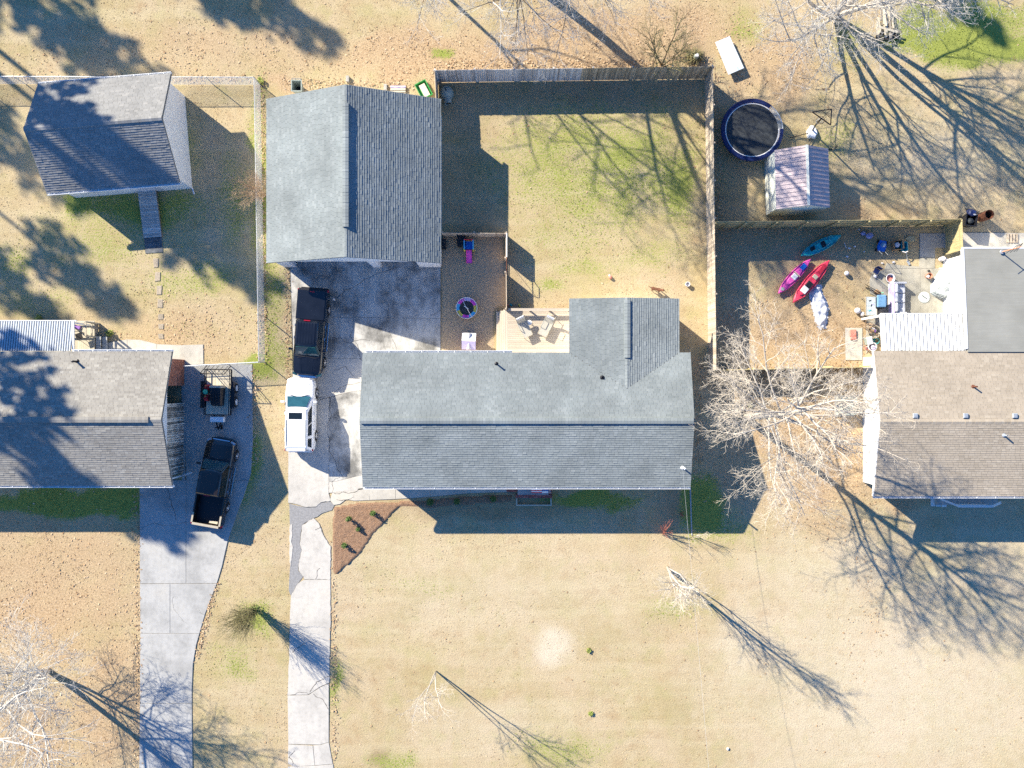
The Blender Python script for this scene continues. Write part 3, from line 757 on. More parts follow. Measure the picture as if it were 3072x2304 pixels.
for x in (hx0 + .018, hx1 - .018):
    MB().bar((x, hyS, hze - .09), (x, hyR, hzr - .09), .03, .17).bar((x, hyN, hze - .09), (x, hyR, hzr - .09), .03, .17).build('rake_board', 'white_paint', house, world=False)
MB().bar((wx0, wyN - .018, hze - .09), (wxr, wyN - .018, wzr - .09), .03, .15).bar((wx1, wyN - .018, hze - .09), (wxr, wyN - .018, wzr - .09), .03, .15).build('rake_board', 'white_paint', house, world=False)
zl = lambda y: hze + (hyN - y) * (hzr - hze) / (hyN - hyR)
slope(house, 'roof_slope', [(hx0, hyS, hze), (hx1, hyS, hze), (hx1, hyR, hzr), (hx0, hyR, hzr)], 'roof_felt', 'shingle_slate', (1, 0, 0), 21)
left = [(wx0, hyN, hze), (hx0, hyN, hze), (hx0, hyR, hzr), (wxr, hyR, hzr), (wxr, yv, zv)]
right = [(hx1, hyN, hze), (wx1, hyN, hze), (wxr, yv, zv), (wxr, hyR, hzr), (hx1, hyR, hzr)]
slope(house, 'roof_slope', left, 'roof_felt', 'shingle_slate', (1, 0, 0), 22)
slope(house, 'roof_slope', right, 'roof_felt', 'shingle_slate', (1, 0, 0), 23)
slope(house, 'roof_slope', [(wx0, hyN, hze), (wxr, yv, zv), (wxr, wyN, wzr), (wx0, wyN, hze)][::-1], 'roof_felt', 'shingle_slate', (0, 1, 0), 24)
slope(house, 'roof_slope', [(wx1, wyN, hze), (wxr, wyN, wzr), (wxr, yv, zv), (wx1, hyN, hze)][::-1], 'roof_felt', 'shingle_slate', (0, 1, 0), 25)
ridge_vent(house, (hx0 + .08, hyR, hzr), (hx1 - .06, hyR, hzr), 'shingle_slate'); ridge_vent(house, (wxr, 1.62, wzr), (wxr, 5.18, wzr), 'shingle_slate')
ridge_vent(house, (wxr, yv, wzr), (wxr, wyN, wzr), 'shingle_slate', .3, .02, 'ridge_cap', .04)
gutter(house, (hx0, hyS, hze - .02), (hx1, hyS, hze - .02), (0, -1, 0), 16); gutter(house, (hx0 + .1, hyN, hze - .02), (0.0, hyN, hze - .02), (0, 1, 0), 9)
for x in (-7, -3.5, 3.6, 6.6, 9.2): window(house, (x, hyS + .45, 1.6), 1.2, 1.2, 0, -1)
door(house, (1.4, hyS + .45, 1.25), .95, 2.05, 0, -1, 'red_plastic'); window(house, (hx0 + .35, -.5, 1.6), 1.1, 1.1, -1, 0); window(house, (wx1 - .35, 3.4, 1.6), 1.1, 1.1, 1, 0); door(house, (2.2, hyN - .4, 1.6), .9, 2.0, 0, 1)
def vent_pipe(par, q, h, r=.05, m='dark_metal', hood=False, name='vent_pipe'):
    x, y, z = q
    mb = MB().lathe([(r * 2.6, z - .05), (r * 2.4, z + .03), (r, z + .06), (r, z + h), (r * .7, z + h), (r * .7, z + h - .05)], 12, (x, y, 0))
    if hood: mb.lathe([(0, z + h + .07), (r * 1.35, z + h + .04), (r * 1.35, z + h + .02), (0, z + h + .02)], 12, (x, y, 0))
    return mb.build(name, m, par)
q = P(1489, 1091, 3.2); vent_pipe(house, (q.x, q.y, zl(q.y)), .42, hood=True); q = P(1807, 1133, 3.3); vent_pipe(house, (q.x, q.y, zl(q.y)), .12, .06)
q = P(2046, 1402, 3.1); vent_pipe(house, (q.x, q.y, hze + (q.y - hyS) * .2387), .62, .05, 'white_metal', True, 'service_mast')
cb = thing('service_cable', 'thin pale overhead cable from the roof mast to the street', 'cable', P(2048, 1404, 3.7))
cpts = [P(2048 + (2126 - 2048) * t, 1404 + (2304 - 1404) * t, 3.7 + 1.8 * t - 2.2 * t * (1 - t) * .5) for t in [i / 14 for i in range(19)]]
MB().tube(cpts, .006, 4).build('wire', 'zinc_wire', cb)

# front porch, steps, planter, flag
def bricks(par, x0, x1, y0, y1, z0, z1, m, face, name='brickwork', seed=1):
    """courses of single bricks; face 'x' (wall plane across x = x0, courses along y), or 'z' (paving)"""
    rr = random.Random(seed); mb = MB()
    if face == 'x':
        k = 0; z = z0
        while z < z1 - .03:
            y = y0 - (k % 2) * .11
            while y < y1:
                a, b = max(y, y0), min(y + .205, y1)
                if b - a > .03: mb.box((x0 + rr.uniform(-.004, .006), (a + b) / 2, z + .034), (.1, b - a, .066))
                y += .215
            z += .076; k += 1
    else:
        y = y0; k = 0
        while y < y1 - .02:
            x = x0 - (k % 2) * .1
            while x < x1:
                a, b = max(x, x0), min(x + .19, x1)
                if b - a > .03: mb.box(((a + b) / 2, min(y + .047, y1), (z0 + z1) / 2 + rr.uniform(-.003, .005)), (b - a, min(.092, y1 - y), z1 - z0))
                x += .2
            y += .102; k += 1
    o = mb.build(name, m, par); o['kind'] = 'stuff'
    return o
porch = thing('front_porch', 'brick edged front porch with steps under the eave of the grey house', 'porch', (1.3, -7.0, 0))
a, b = P(1553, 1484, .45), P(1646, 1440, .45)
MB().box(((a.x + b.x) / 2, -6.75, .2), (b.x - a.x, 1.5, .5)).build('porch_floor', 'concrete_grey', porch)
bricks(porch, P(1548, 0, .45).x, P(1656, 0, .45).x, P(0, 1494, .45).y, P(0, 1484, .45).y, 0, .47, 'brick_porch', 'z', 'brick_edge', 2)
bricks(porch, P(1646, 0, .45).x, P(1656, 0, .45).x, P(0, 1483, .45).y, P(0, 1450, .45).y, 0, .47, 'brick_porch', 'z', 'brick_edge', 3)
bricks(porch, P(1520, 0, .2).x, P(1552, 0, .2).x, P(0, 1476, .2).y, P(0, 1456, .2).y, 0, .22, 'brick_porch', 'z', 'brick_step', 4)
pl = thing('planter_frame', 'pale timber planter frame on the ground in front of the brick porch', 'planter', P(1601, 1505))
for (x0, y0, x1, y1) in ((1548, 1514, 1655, 1517.5), (1548, 1495, 1552, 1514), (1651, 1495, 1655, 1514)):
    a, b = P(x0, y1, .15), P(x1, y0, .15); piece('board', 'pale_wood', ((a.x + b.x) / 2, (a.y + b.y) / 2, .08), (b.x - a.x, b.y - a.y, .2), pl)
flag = thing('flag', 'striped red and white flag with blue corner hanging at the porch', 'flag', P(1620, 1470))
def flag_sheet(x0, x1, t0, t1, m, nm):
    mb = MB(); n = 8
    def pt(s, t):
        px = x0 + (x1 - x0) * s; a = P(px, 1452 + 27 * t, 2.0 - .9 * t); a.z += .04 * math.sin(px * .35 + t * 4); return a
    for i in range(n): mb.quad(pt(i / n, t1), pt((i + 1) / n, t1), pt((i + 1) / n, t0), pt(i / n, t0))
    return mb.build(nm, m, flag, smooth=True)
for k in range(9): flag_sheet(1594, 1626, k / 9, (k + 1) / 9, 'flag_white' if k % 2 else 'flag_red', 'stripe')
flag_sheet(1626.5, 1645, 0, .8, 'flag_blue', 'canton'); flag_sheet(1626.5, 1645, .8, 1.0, 'flag_white', 'stripe')
a, b = P(1649, 1446, 2.0), P(1650, 1480, 2.2); MB().tube([a, b], .02, 6).build('pole', 'white_paint', flag)

# --- the house on the left
lx1, lyS, lyN, lyR, lze, lzr = -21.2, -6.34, 2.03, -2.15, 2.9, 4.3
lh = thing('neighbour_house', 'left neighbour house with brown grey shingles and brick and board side wall', 'house', (-30, -2, 0))
lx0 = -44.0
slope(lh, 'roof_slope', [Vector(p) - Vector((-30, -2, 0)) for p in [(lx0, lyS, lze), (lx1, lyS, lze), (lx1, lyR, lzr), (lx0, lyR, lzr)]], 'roof_felt', 'shingle_grey', (1, 0, 0), 31, th=.02)
slope(lh, 'roof_slope', [Vector(p) - Vector((-30, -2, 0)) for p in [(lx1, lyN, lze), (lx0, lyN, lze), (lx0, lyR, lzr), (lx1, lyR, lzr)]], 'roof_felt', 'shingle_grey', (1, 0, 0), 32)
off = Vector((-30, -2, 0))
ridge_vent(lh, Vector((lx0, lyR, lzr)) - off, Vector((-21.95, lyR, lzr)) - off, 'shingle_grey'); ridge_vent(lh, Vector((-22, lyR, lzr)) - off, Vector((lx1, lyR, lzr)) - off, 'shingle_grey', .3, .02, 'ridge_cap', .05)
gutter(lh, Vector((lx0, lyS, lze - .02)) - off, Vector((lx1 + .02, lyS, lze - .02)) - off, (0, -1, 0), 24); gutter(lh, Vector((-27.5, lyN, lze - .02)) - off, Vector((lx1 + .02, lyN, lze - .02)) - off, (0, 1, 0), 7)
MB().bar((lx1 - .018, lyS, lze - .09), (lx1 - .018, lyR, lzr - .09), .03, .17).bar((lx1 - .018, lyN, lze - .09), (lx1 - .018, lyR, lzr - .09), .03, .17).build('rake_board', 'white_paint', lh)
xw = -21.72
MB().prism([(lx0, lyS + .4), (-23.2, lyS + .4), (-23.2, lyN - .4), (lx0, lyN - .4)], -.2, 2.78).build('wall', 'white_siding', lh)
mb = MB(); a = [(xw, lyS + .15, 2.47), (xw, lyN - .15, 2.47), (xw, lyN - .15, 2.8), (xw, lyR, lzr - .17), (xw, lyS + .15, 2.8)]
mb.add(a + [(x_ - .1, y_, z_) for x_, y_, z_ in a], [(0, 1, 2, 3, 4), (9, 8, 7, 6, 5)] + [(i, i + 5, (i + 1) % 5 + 5, (i + 1) % 5) for i in range(5)]); mb.build('gable_wall', 'white_siding', lh)
MB().prism([(-23.2, -.1), (xw - .11, -.1), (xw - .11, lyN - .45), (-23.2, lyN - .45)], -.2, 2.46).build('wall', 'crack_fill', lh)
bricks(lh, xw - .05, 0, -.1, lyN - .42, 0, 2.44, 'brick', 'x', 'brickwork', 6)
MB().prism([(-23.2, -5.9), (xw - .14, -5.9), (xw - .14, -1.24), (-23.2, -1.24)], -.2, 2.46).build('wall', 'dark_inside', lh)
rr = random.Random(8); y = -5.85
while y < -1.25:
    wd = rr.uniform(.10, .17)
    piece('board', 'old_board', (xw - .06 + rr.uniform(-.03, .03), y + wd / 2, 1.22 + rr.uniform(-.03, .05)), (.035, wd - .022, 2.4 + rr.uniform(-.1, .05)), lh, rot=(rr.uniform(-.012, .012), rr.uniform(-.012, .012), 0))
    y += wd
MB().tube([(-21.15, -6.42, 2.75), (-21.4, -6.2, 2.5), (xw + .12, -6.0, 2.3), (xw + .12, -6.0, .25), (xw + .5, -5.85, .08)], .055, 6).build('downspout', 'white_metal', lh)
q = P(228.6, 1084.5, 3.2); vent_pipe(lh, (q.x, q.y, lze + (lyN - q.y) * .335), .45, .06, hood=True)
for x in (-26, -30.5): window(lh, Vector((x, lyS + .4, 1.6)) - off, 1.2, 1.2, 0, -1)
cr = thing('wooden_crate', 'small brown slatted crate leaning at the board wall of the left house', 'crate', P(522, 1400, .6))
for k in range(5): piece('slat', 'brown_wood', (P(522, 1400, .6).x, P(0, 1390 + k * 4.5, .6).y, .6), (.36, .08, .05), cr)
for k in (-1, 1): piece('rail', 'brown_wood', (P(522, 0, .6).x + k * .15, P(0, 1399, .6).y, .54), (.05, .5, .06), cr)
for k in (-1, 1):
    for j in (-1, 1): piece('leg', 'brown_wood', (P(522, 0, .6).x + k * .15, P(0, 1399, .6).y + j * .22, .27), (.05, .05, .5), cr)

plain('seam_shade', (.06, .065, .075), .8)  # dark panel joint, with the shade of the groove put into its colour
def rib_mesh(name, wd, L, h, m):
    """one corrugation, length along y, rounded top"""
    mb = MB(); prof = [(-wd / 2, 0), (-wd * .40, 0), (-wd * .30, h * .8), (-wd * .1, h), (wd * .1, h), (wd * .30, h * .8), (wd * .40, 0), (wd / 2, 0)]
    for k, (a, b) in enumerate(zip(prof, prof[1:])):
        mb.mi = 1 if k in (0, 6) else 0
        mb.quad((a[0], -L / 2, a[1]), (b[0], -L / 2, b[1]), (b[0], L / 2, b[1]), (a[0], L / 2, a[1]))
    me = bpy.data.meshes.new(name); me.from_pydata(mb.v, [], mb.f); me.materials.append(M[m]); me.materials.append(M['seam_shade']); me.polygons.foreach_set('material_index', mb.m); me.update(); return me
def ribbed_roof(par, x0, x1, yN, yS, zN, zS, pitch, m, h=.05, name='roof_panel'):
    L = math.hypot(yN - yS, zN - zS); me = rib_mesh(name, pitch, L, h, m); tilt = math.atan2(zN - zS, yN - yS); n = round((x1 - x0) / pitch)
    for i in range(n):
        o = bpy.data.objects.new(name, me); col.objects.link(o); o.parent = par; o.rotation_euler = (tilt, 0, 0)
        o.location = Vector((x0 + (i + .5) * (x1 - x0) / n, (yN + yS) / 2, (zN + zS) / 2)) - wloc(par); o.scale = ((x1 - x0) / n / pitch, 1, 1)
bp = thing('back_porch', 'corrugated metal porch roof with plank deck behind the left house', 'porch', (-30, 3, 0))
xr_ = P(218, 0, 2.55).x
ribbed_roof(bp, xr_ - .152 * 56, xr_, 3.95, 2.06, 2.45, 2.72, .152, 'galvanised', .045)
MB().box((xr_ + .06, 3.0, 2.59), (.12, 1.98, .1)).box((xr_ - 4.1, 3.99, 2.46), (8.6, .06, .1)).build('edge_trim', 'white_metal', bp)
for x in (xr_, -31.5, -35): MB().box((x, 3.85, 1.2), (.1, .1, 2.4)).build('post', 'white_paint', bp)
a, b = P(180, 1055, .6), P(281, 969, .6); x = a.x - 6
while x < b.x - .05:
    piece('plank', 'pale_wood', (x + .068, (2.05 + b.y) / 2, .58), (.132, b.y - 2.05 + .3, .04), bp); x += .14
for (x0, y0, x1, y1) in ((-30, b.y, b.x, b.y), (b.x, b.y, b.x, 3.1)):
    MB().bar((x0, y0, 1.5), (x1, y1, 1.5), .1, .05).bar((x0, y0, .8), (x1, y1, .8), .05, .08).build('rail', 'pale_wood', bp)
for (x0, y0) in ((b.x, b.y), (b.x, 3.1), (-29, b.y), (-31, b.y)): MB().box((x0, y0, .75), (.1, .1, 1.5)).build('post', 'pale_wood', bp)
MB().box((a.x, (2.05 + b.y) / 2, .25), (.08, b.y - 2.05, .5)).box((b.x - .04, (2.05 + b.y) / 2, .28), (.04, b.y - 2.05, .5)).build('skirt', 'weathered_wood', bp)
for k in range(2): piece('step', 'ramp_wood', (b.x + .2 + k * .3, 2.65, .40 - k * .2), (.32, .95, .06), bp)
for k in (-1, 1): MB().bar((b.x, 2.65 + k * .46, .3), (b.x + .75, 2.65 + k * .46, .04), .04, .16).build('stringer', 'weathered_wood', bp)

# --- the house on the right, its flat-roofed addition and patio cover
rx0, ryS, ryN, ryR, rze, rzr = 22.56, -7.0, 2.06, -2.31, 2.9, 3.7
rh = thing('brown_roof_house', 'right neighbour house with tan brown shingles and white side wall', 'house', (33, -2, 0)); off = Vector((33, -2, 0)); X1 = 46
slope(rh, 'roof_slope', [Vector(p) - off for p in [(rx0, ryS, rze), (X1, ryS, rze), (X1, ryR, rzr), (rx0, ryR, rzr)]], 'roof_felt', 'shingle_tan', (1, 0, 0), 41, th=.017)
slope(rh, 'roof_slope', [Vector(p) - off for p in [(X1, ryN, rze), (rx0, ryN, rze), (rx0, ryR, rzr), (X1, ryR, rzr)]], 'roof_felt', 'shingle_tan', (1, 0, 0), 42, th=.015)
ridge_vent(rh, Vector((rx0, ryR, rzr)) - off, Vector((X1, ryR, rzr)) - off, 'shingle_tan', .3, .02, 'ridge_cap', .04)
gutter(rh, Vector((rx0, ryS, rze - .02)) - off, Vector((X1, ryS, rze - .02)) - off, (0, -1, 0), 20)
MB().bar((rx0 + .0, ryS, rze - .09), (rx0 + .0, ryR, rzr - .09), .07, .18).bar((rx0 + .0, ryN, rze - .09), (rx0 + .0, ryR, rzr - .09), .07, .18).build('rake_board', 'white_paint', rh)
siding(rh, 23.3 - 33, X1 - .4 - 33, ryS + .5 + 2, ryN - .3 + 2, -.2, rze - .11, 'white_siding')
mb = MB(); a = [(23.3, ryS + .5, rze - .107), (23.3, ryN - .3, rze - .107), (23.3, ryR, rzr - .2)]
mb.add(a + [(x_ + .1, y_, z_) for x_, y_, z_ in a], [(0, 2, 1), (3, 4, 5), (0, 1, 4, 3), (1, 2, 5, 4), (2, 0, 3, 5)]); mb.build('gable_wall', 'white_siding', rh)
zr_ = lambda y: rze + (y - ryS) * (rzr - rze) / (ryR - ryS) if y < ryR else rze + (ryN - y) * (rzr - rze) / (ryN - ryR)
for px in (2747, 2898, 3046):
    q = P(px, 1247, 3.75); z = zr_(q.y)
    MB().lathe([(.0, .16), (.17, .15), (.21, .10), (.21, .05), (.15, .04), (.15, -.08)], 4, (q.x, q.y, z), a0=rad(45), a1=rad(405)).build('box_vent', 'galvanised', rh)
q = P(2922, 1160, 3.4); vent_pipe(rh, (q.x, q.y, zr_(q.y)), .4, .05, 'rust_metal', False); q = P(3013, 1306, 3.6); vent_pipe(rh, (q.x, q.y, zr_(q.y)), .35, .05, 'galvanised')
for x in (25.5, 31.5): window(rh, Vector((x, ryS + .5, 1.6)) - off, 1.3, 1.2, 0, -1)
fp = thing('white_porch', 'white railed porch at the front of the right house', 'porch', (29.5, -7.6, 0))
a, b = P(2812, 1512, .45), P(2995, 1488, .45)
MB().box(((a.x + b.x) / 2, -7.2, .2), (b.x - a.x, 1.5, .45)).build('porch_floor', 'concrete_grey', fp)
for k in range(3): piece('step', 'white_paint', (a.x - .2 - .28 * k + .7, -7.75, .36 - .14 * k), (.3, .7, .05), fp)
MB().bar((a.x + .9, -7.9, 1.25), (b.x - .9, -7.9, 1.25), .16, .06).bar((b.x - .9, -7.9, 1.25), (b.x, -7.75, .7), .16, .06).bar((a.x + .9, -7.9, 1.25), (a.x, -7.5, .8), .12, .06).build('rail', 'white_paint', fp)
for k in range(14): piece('baluster', 'white_paint', (a.x + .95 + k * (b.x - a.x - 1.9) / 13, -7.9, .8), (.05, .05, .85), fp)
ad = thing('addition', 'low grey rolled-roof addition with bright white wall at the right edge', 'house', (33, 5, 0)); off = Vector((33, 5, 0))
MB().prism([(28.62, 2.1), (X1, 2.1), (X1, 8.2), (28.62, 8.2)], -.2, 2.88).build('wall', 'white_siding', ad)
ns = 7
for k in range(ns):
    y0, y1 = 8.42 - k * (8.42 - 2.06) / ns, 8.42 - (k + 1) * (8.42 - 2.06) / ns - .06
    z0, z1 = 3.0, 3.0; xa, xb = 28.12 + .25 * k / ns, 28.12 + .25 * (k + 1) / ns
    v = [(xb, y1, z1), (X1, y1, z1), (X1, y0, z0 + .012), (xa, y0, z0 + .012)]
    MB().add([Vector(q) for q in v] + [Vector(q) - Vector((0, 0, .06)) for q in v], [(0, 1, 2, 3), (7, 6, 5, 4)] + [(i, i + 4, (i + 1) % 4 + 4, (i + 1) % 4) for i in range(4)]).build('roofing_strip', 'rolled_roof', ad)
MB().bar((28.06, 8.4, 2.94), (28.31, 2.2, 2.94), .1, .2).box(((28.06 + X1) / 2, 8.47, 2.95), (X1 - 28.06, .09, .16)).build('edge_trim', 'white_metal', ad)
pc = thing('patio_cover', 'white ribbed metal patio cover beside the flat grey roof', 'patio cover', (26, 3.2, 0))
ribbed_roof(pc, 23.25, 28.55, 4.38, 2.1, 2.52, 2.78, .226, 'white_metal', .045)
MB().box((23.2, 3.24, 2.66), (.13, 2.35, .14), M=Matrix.Rotation(-.11, 3, 'X')).box((25.9, 4.42, 2.5), (5.4, .07, .13)).build('edge_trim', 'white_metal', pc)
for x in (23.25, 28.3): MB().box((x, 4.3, 1.22), (.14, .14, 2.44)).build('post', 'white_metal', pc)
an = thing('antenna_mast', 'thin rusty antenna mast with crossbars on the flat grey roof', 'antenna', P(3005, 756, 3.05))
q = P(3005, 756, 3.05); MB().tube([q, q + Vector((0, 0, 1.7))], .035, 6).build('mast', 'rope_orange', an)
MB().lathe([(.14, .03), (.12, .06), (.0, .06)], 12, tuple(q)).build('base_plate', 'galvanised', an)
for k, h in enumerate((.9, 1.2, 1.45, 1.6)): MB().tube([q + Vector((-.35 + .05 * k, -.25, h)), q + Vector((.35 - .05 * k, .25, h))], .016, 5).build('crossbar', 'dark_metal', an)

# --- mauve metal shed
ms = thing('metal_shed', 'small metal shed with mauve ribbed roof beside the trampoline', 'shed', (18.46, 13.05, 0), rad(1.6))
hw, hl, ze, zr = 1.66, 1.83, 2.0, 2.85
MB().box((0, 0, 1.0), (2 * hw, 2 * hl, 2.0)).build('wall', 'shed_wall', ms, world=False)
for s in (-1, 1):
    mb = MB(); y = s * hl; a = [(-hw, y, 2.0), (hw, y, 2.0), (0, y, zr - .02)]
    mb.add(a, [(0, 1, 2) if s < 0 else (2, 1, 0)]).build('gable_wall', 'shed_wall', ms, world=False)
    me = MB(); L = math.hypot(hw + .05, zr - ze); pitch = 2 * (hl + .05) / 14
    prof = [(-pitch / 2, 0), (-pitch * .12, 0), (-pitch * .08, .035), (pitch * .04, .035), (pitch * .08, 0), (pitch / 2, 0)]
    for (a, b) in zip(prof, prof[1:]): me.quad((0, a[0], a[1]), (L, a[0], a[1]), (L, b[0], b[1]), (0, b[0], b[1]))
    for k in range(14):
        if k == 0: p0 = me.build('roof_panel', 'mauve_metal', ms, world=False); o = p0
        else: o = copy_mesh(p0, (0, 0, 0), ms)
        o.location = (0, -hl - .05 + (k + .5) * pitch, zr); o.rotation_euler = (0, math.atan2(zr - ze, hw + .05), 0) if s > 0 else (0, math.atan2(zr - ze, hw + .05), math.pi)
MB().box((0, 0, zr + .02), (.16, 2 * hl + .12, .03)).build('ridge_cap', 'shed_wall', ms, world=False)
door(ms, (0, -hl - .0, .95), 1.3, 1.85, 0, -1, 'shed_wall')
# ------------------------------------------------------------------ fences
plain('brown_fence_wood', (.50, .40, .27), .85, var=.45, scale=3, rnd=.45, grain=(5, 5, .8), bump=.5)
plain('grey_fence_wood', (.66, .62, .58), .85, var=.35, scale=3, rnd=.4, grain=(5, 5, .8), bump=.5)
def picket_run(root, a, b, h, mats, wd=.14, seed=1, rails=1, posts=2.4, post_h=None, post_m=None, inner=1):
    """single boards from a to b, with rails and posts on the side given by inner"""
    a, b = Vector(a), Vector(b); d = b - a; L = d.length; d.normalize(); s = Vector((-d.y, d.x, 0)) * inner; rz = math.atan2(d.y, d.x); rr = random.Random(seed)
    n = int(L / wd); w_ = L / n
    for i in range(n):
        p = a + d * (i + .5) * w_; m = mats(p) if callable(mats) else mats
        hh = h + rr.uniform(-.02, .02)
        piece('picket', m, (p.x, p.y, hh / 2 + .02), (w_ - .006, .018 + rr.uniform(0, .006), hh), root, rz=rz + rr.uniform(-.01, .01))
    pm_ = post_m or (mats(a) if callable(mats) else mats)
    k = max(1, round(L / posts))
    for i in range(k + 1):
        p = a + d * L * i / k + s * .075; piece('post', pm_, (p.x, p.y, (post_h or h) / 2), (.09, .09, post_h or h), root, rz=rz)
    for z in (.25, h - .25) if h < 1.5 else (.25, h / 2, h - .25):
        p = (a + b) / 2 + s * .028; piece('rail', pm_, (p.x, p.y, z), (L, .036, .085), root, rz=rz)
yf = thing('privacy_fence', 'tall weathered board fence around the back yard of the grey house', 'fence', (4, 20, 0))
NW, NE, SE = P(1304, 210.5, 1.86), P(2138, 199.5, 1.86), P(2149, 1108, 1.86); NW.z = NE.z = SE.z = 0
SW = P(1309, 297, 1.86); SW.z = 0; SW.y = 17.66
picket_run(yf, NW, NE, 1.84, lambda p: 'grey_fence_wood' if p.x < 4.5 else 'brown_fence_wood', seed=2, inner=1)
picket_run(yf, SE, NE, 1.84, lambda p: 'pink_fence_wood', seed=3, inner=-1)
picket_run(yf, SW, NW, 1.84, lambda p: 'pink_fence_wood', seed=4, inner=1)
nf = thing('board_fence', 'newer yellowish board fence with posts around the right back yard', 'fence', (20, 10.4, 0))
a, b, c_ = P(2147, 665, 1.86), P(2887, 657, 1.86), P(2889, 748, 1.86); a.z = b.z = c_.z = 0
picket_run(nf, a, b, 1.84, 'new_fence_wood', seed=5, inner=-1, posts=2.0); picket_run(nf, b, c_, 1.84, 'new_fence_wood', seed=6, inner=-1)
for k in range(9):
    p = a + (b - a) * (k + .5) / 9
    MB().bar(p + Vector((0, -.1, 1.75)), p + Vector((-.18, -.16, .15)), .07, .06).build('brace', 'new_fence_wood', nf)
a, b = P(2152, 1111, 1.5), P(2613, 1101, 1.5); a.z = b.z = 0
picket_run(nf, a, b, 1.5, 'new_fence_wood', seed=7, inner=1)
kf = thing('low_fence', 'low board fence with a wire gate around the play yard', 'fence', (-2, 9, 0))
a, b = P(1326, 698, 1.2), P(1519, 700, 1.2); a.z = b.z = 0
picket_run(kf, a, b, 1.18, 'pink_fence_wood', seed=8, inner=1)
e = P(1520, 925, 1.2); e.z = 0
g0, g1 = Vector((b.x, P(0, 772, 1.2).y, 0)), Vector((b.x, P(0, 815, 1.2).y, 0))
picket_run(kf, b, g0, 1.18, 'pink_fence_wood', seed=9, inner=-1); picket_run(kf, g1, e, 1.18, 'pink_fence_wood', seed=10, inner=-1)
gt = MB().tube([g0 + Vector((.02, 0, .1)), g0 + Vector((.02, 0, 1.25)), g0 + Vector((.02, -.15, 1.45)), g1 + Vector((.02, .15, 1.45)), g1 + Vector((.02, 0, 1.25)), g1 + Vector((.02, 0, .1)), g0 + Vector((.02, 0, .1))], .025, 6)
gt.tube([g0 + Vector((.02, 0, 1.15)), g1 + Vector((.02, 0, 1.15))], .02, 6).tube([g0 + Vector((.02, 0, .1)), g1 + Vector((.02, 0, 1.4))], .012, 5)
gt.build('gate', 'rust_metal', kf)
MB().box((b.x + .02, (b.y + g0.y) / 2, 1.22), (.07, b.y - g0.y, .03)).build('cap_rail', 'white_paint', kf)

def chain_link(root, pts, h=1.22, wire=.0045, pitch=.085):
    for a, b in zip(pts, pts[1:]):
        a, b = Vector(a), Vector(b); d = b - a; L = d.length; d.normalize(); nb = max(1, round(L / 3.0))
        MB().tube([a + Vector((0, 0, h + .02)), b + Vector((0, 0, h + .02))], .022, 6).build('top_rail', 'zinc_wire', root)
        for k in range(nb):
            a0 = a + d * L * k / nb; a1 = a + d * L * (k + 1) / nb; l = (a1 - a0).length
            MB().tube([a0, a0 + Vector((0, 0, h + .08))], .03, 6).build('post', 'zinc_wire', root)
            mb = MB(); n_ = int((l + h) / pitch)
            for i in range(n_):
                for sg in (1, -1):
                    t0 = -h + i * pitch if sg > 0 else i * pitch; z0 = .03
                    x0, x1 = t0, t0 + sg * h; za, zb = z0, h
                    lo, hi = (x0, x1)
                    # clip to the bay
                    def clip(xa, zA, xb, zB):
                        if xa > xb: xa, zA, xb, zB = xb, zB, xa, zA
                        if xb <= 0 or xa >= l: return None
                        if xa < 0: zA += (zB - zA) * (0 - xa) / (xb - xa); xa = 0
                        if xb > l: zB = zA + (zB - zA) * (l - xa) / (xb - xa); xb = l
                        return xa, zA, xb, zB
                    cc = clip(x0, za, x1, zb)
                    if cc:
                        p, q = a0 + d * cc[0] + Vector((0, 0, cc[1])), a0 + d * cc[2] + Vector((0, 0, cc[3]))
                        if (q - p).length > .05: mb.tube([p, q], wire, 3, cap=False)
            o = mb.build('wire_mesh', 'zinc_wire', root); o['kind'] = 'stuff'
        MB().tube([b, b + Vector((0, 0, h + .08))], .03, 6).build('post', 'zinc_wire', root)
cl = thing('chain_link_fence', 'galvanised chain link fence around the left back yard', 'fence', P(763, 400))
pz = lambda x, y, z=1.24: Vector((P(x, y, z).x, P(x, y, z).y, 0))
chain_link(cl, [pz(-250, 228), pz(762, 231.5), pz(776, 1086), pz(553, 1098)])

# ------------------------------------------------------------------ vehicles (front towards +y, local coordinates)
def ring(y, hw, zb, zt, crown=.03):
    hs = [(-.93, 0, zb), (-1, 0, zb + .12), (-1.0, 0, zb + (zt - zb) * .6), (-.975, 0, zt - .10), (-.90, 0, zt - .015), (-.5, 0, zt + crown), (0, 0, zt + crown * 1.25)]
    q = [(x * hw, y, z) for x, _, z in hs]
    return q + [(-x, y_, z) for x, y_, z in q[-2::-1]]
def face_quad(c4, s0, s1, t0, t1, off):
    """panel on the quad c4 (bl, br, tr, tl), inset by fractions, lifted off it"""
    bl, br, tr, tl = [Vector(q) for q in c4]; n = ((br - bl).cross(tl - bl)).normalized() * off
    f = lambda s, t: (bl * (1 - s) + br * s) * (1 - t) + (tl * (1 - s) + tr * s) * t + n
    return f(s0, t0), f(s1, t0), f(s1, t1), f(s0, t1)
def pane(par, c4, s0, s1, t0, t1, m, name, off=.008):
    q = face_quad(c4, s0, s1, t0, t1, off); b = face_quad(c4, s0, s1, t0, t1, -.01); mb = MB()
    mb.add(list(q) + list(b), [(0, 1, 2, 3), (7, 6, 5, 4)] + [(i, i + 4, (i + 1) % 4 + 4, (i + 1) % 4) for i in range(4)])
    return mb.build(name, m, par, world=False)
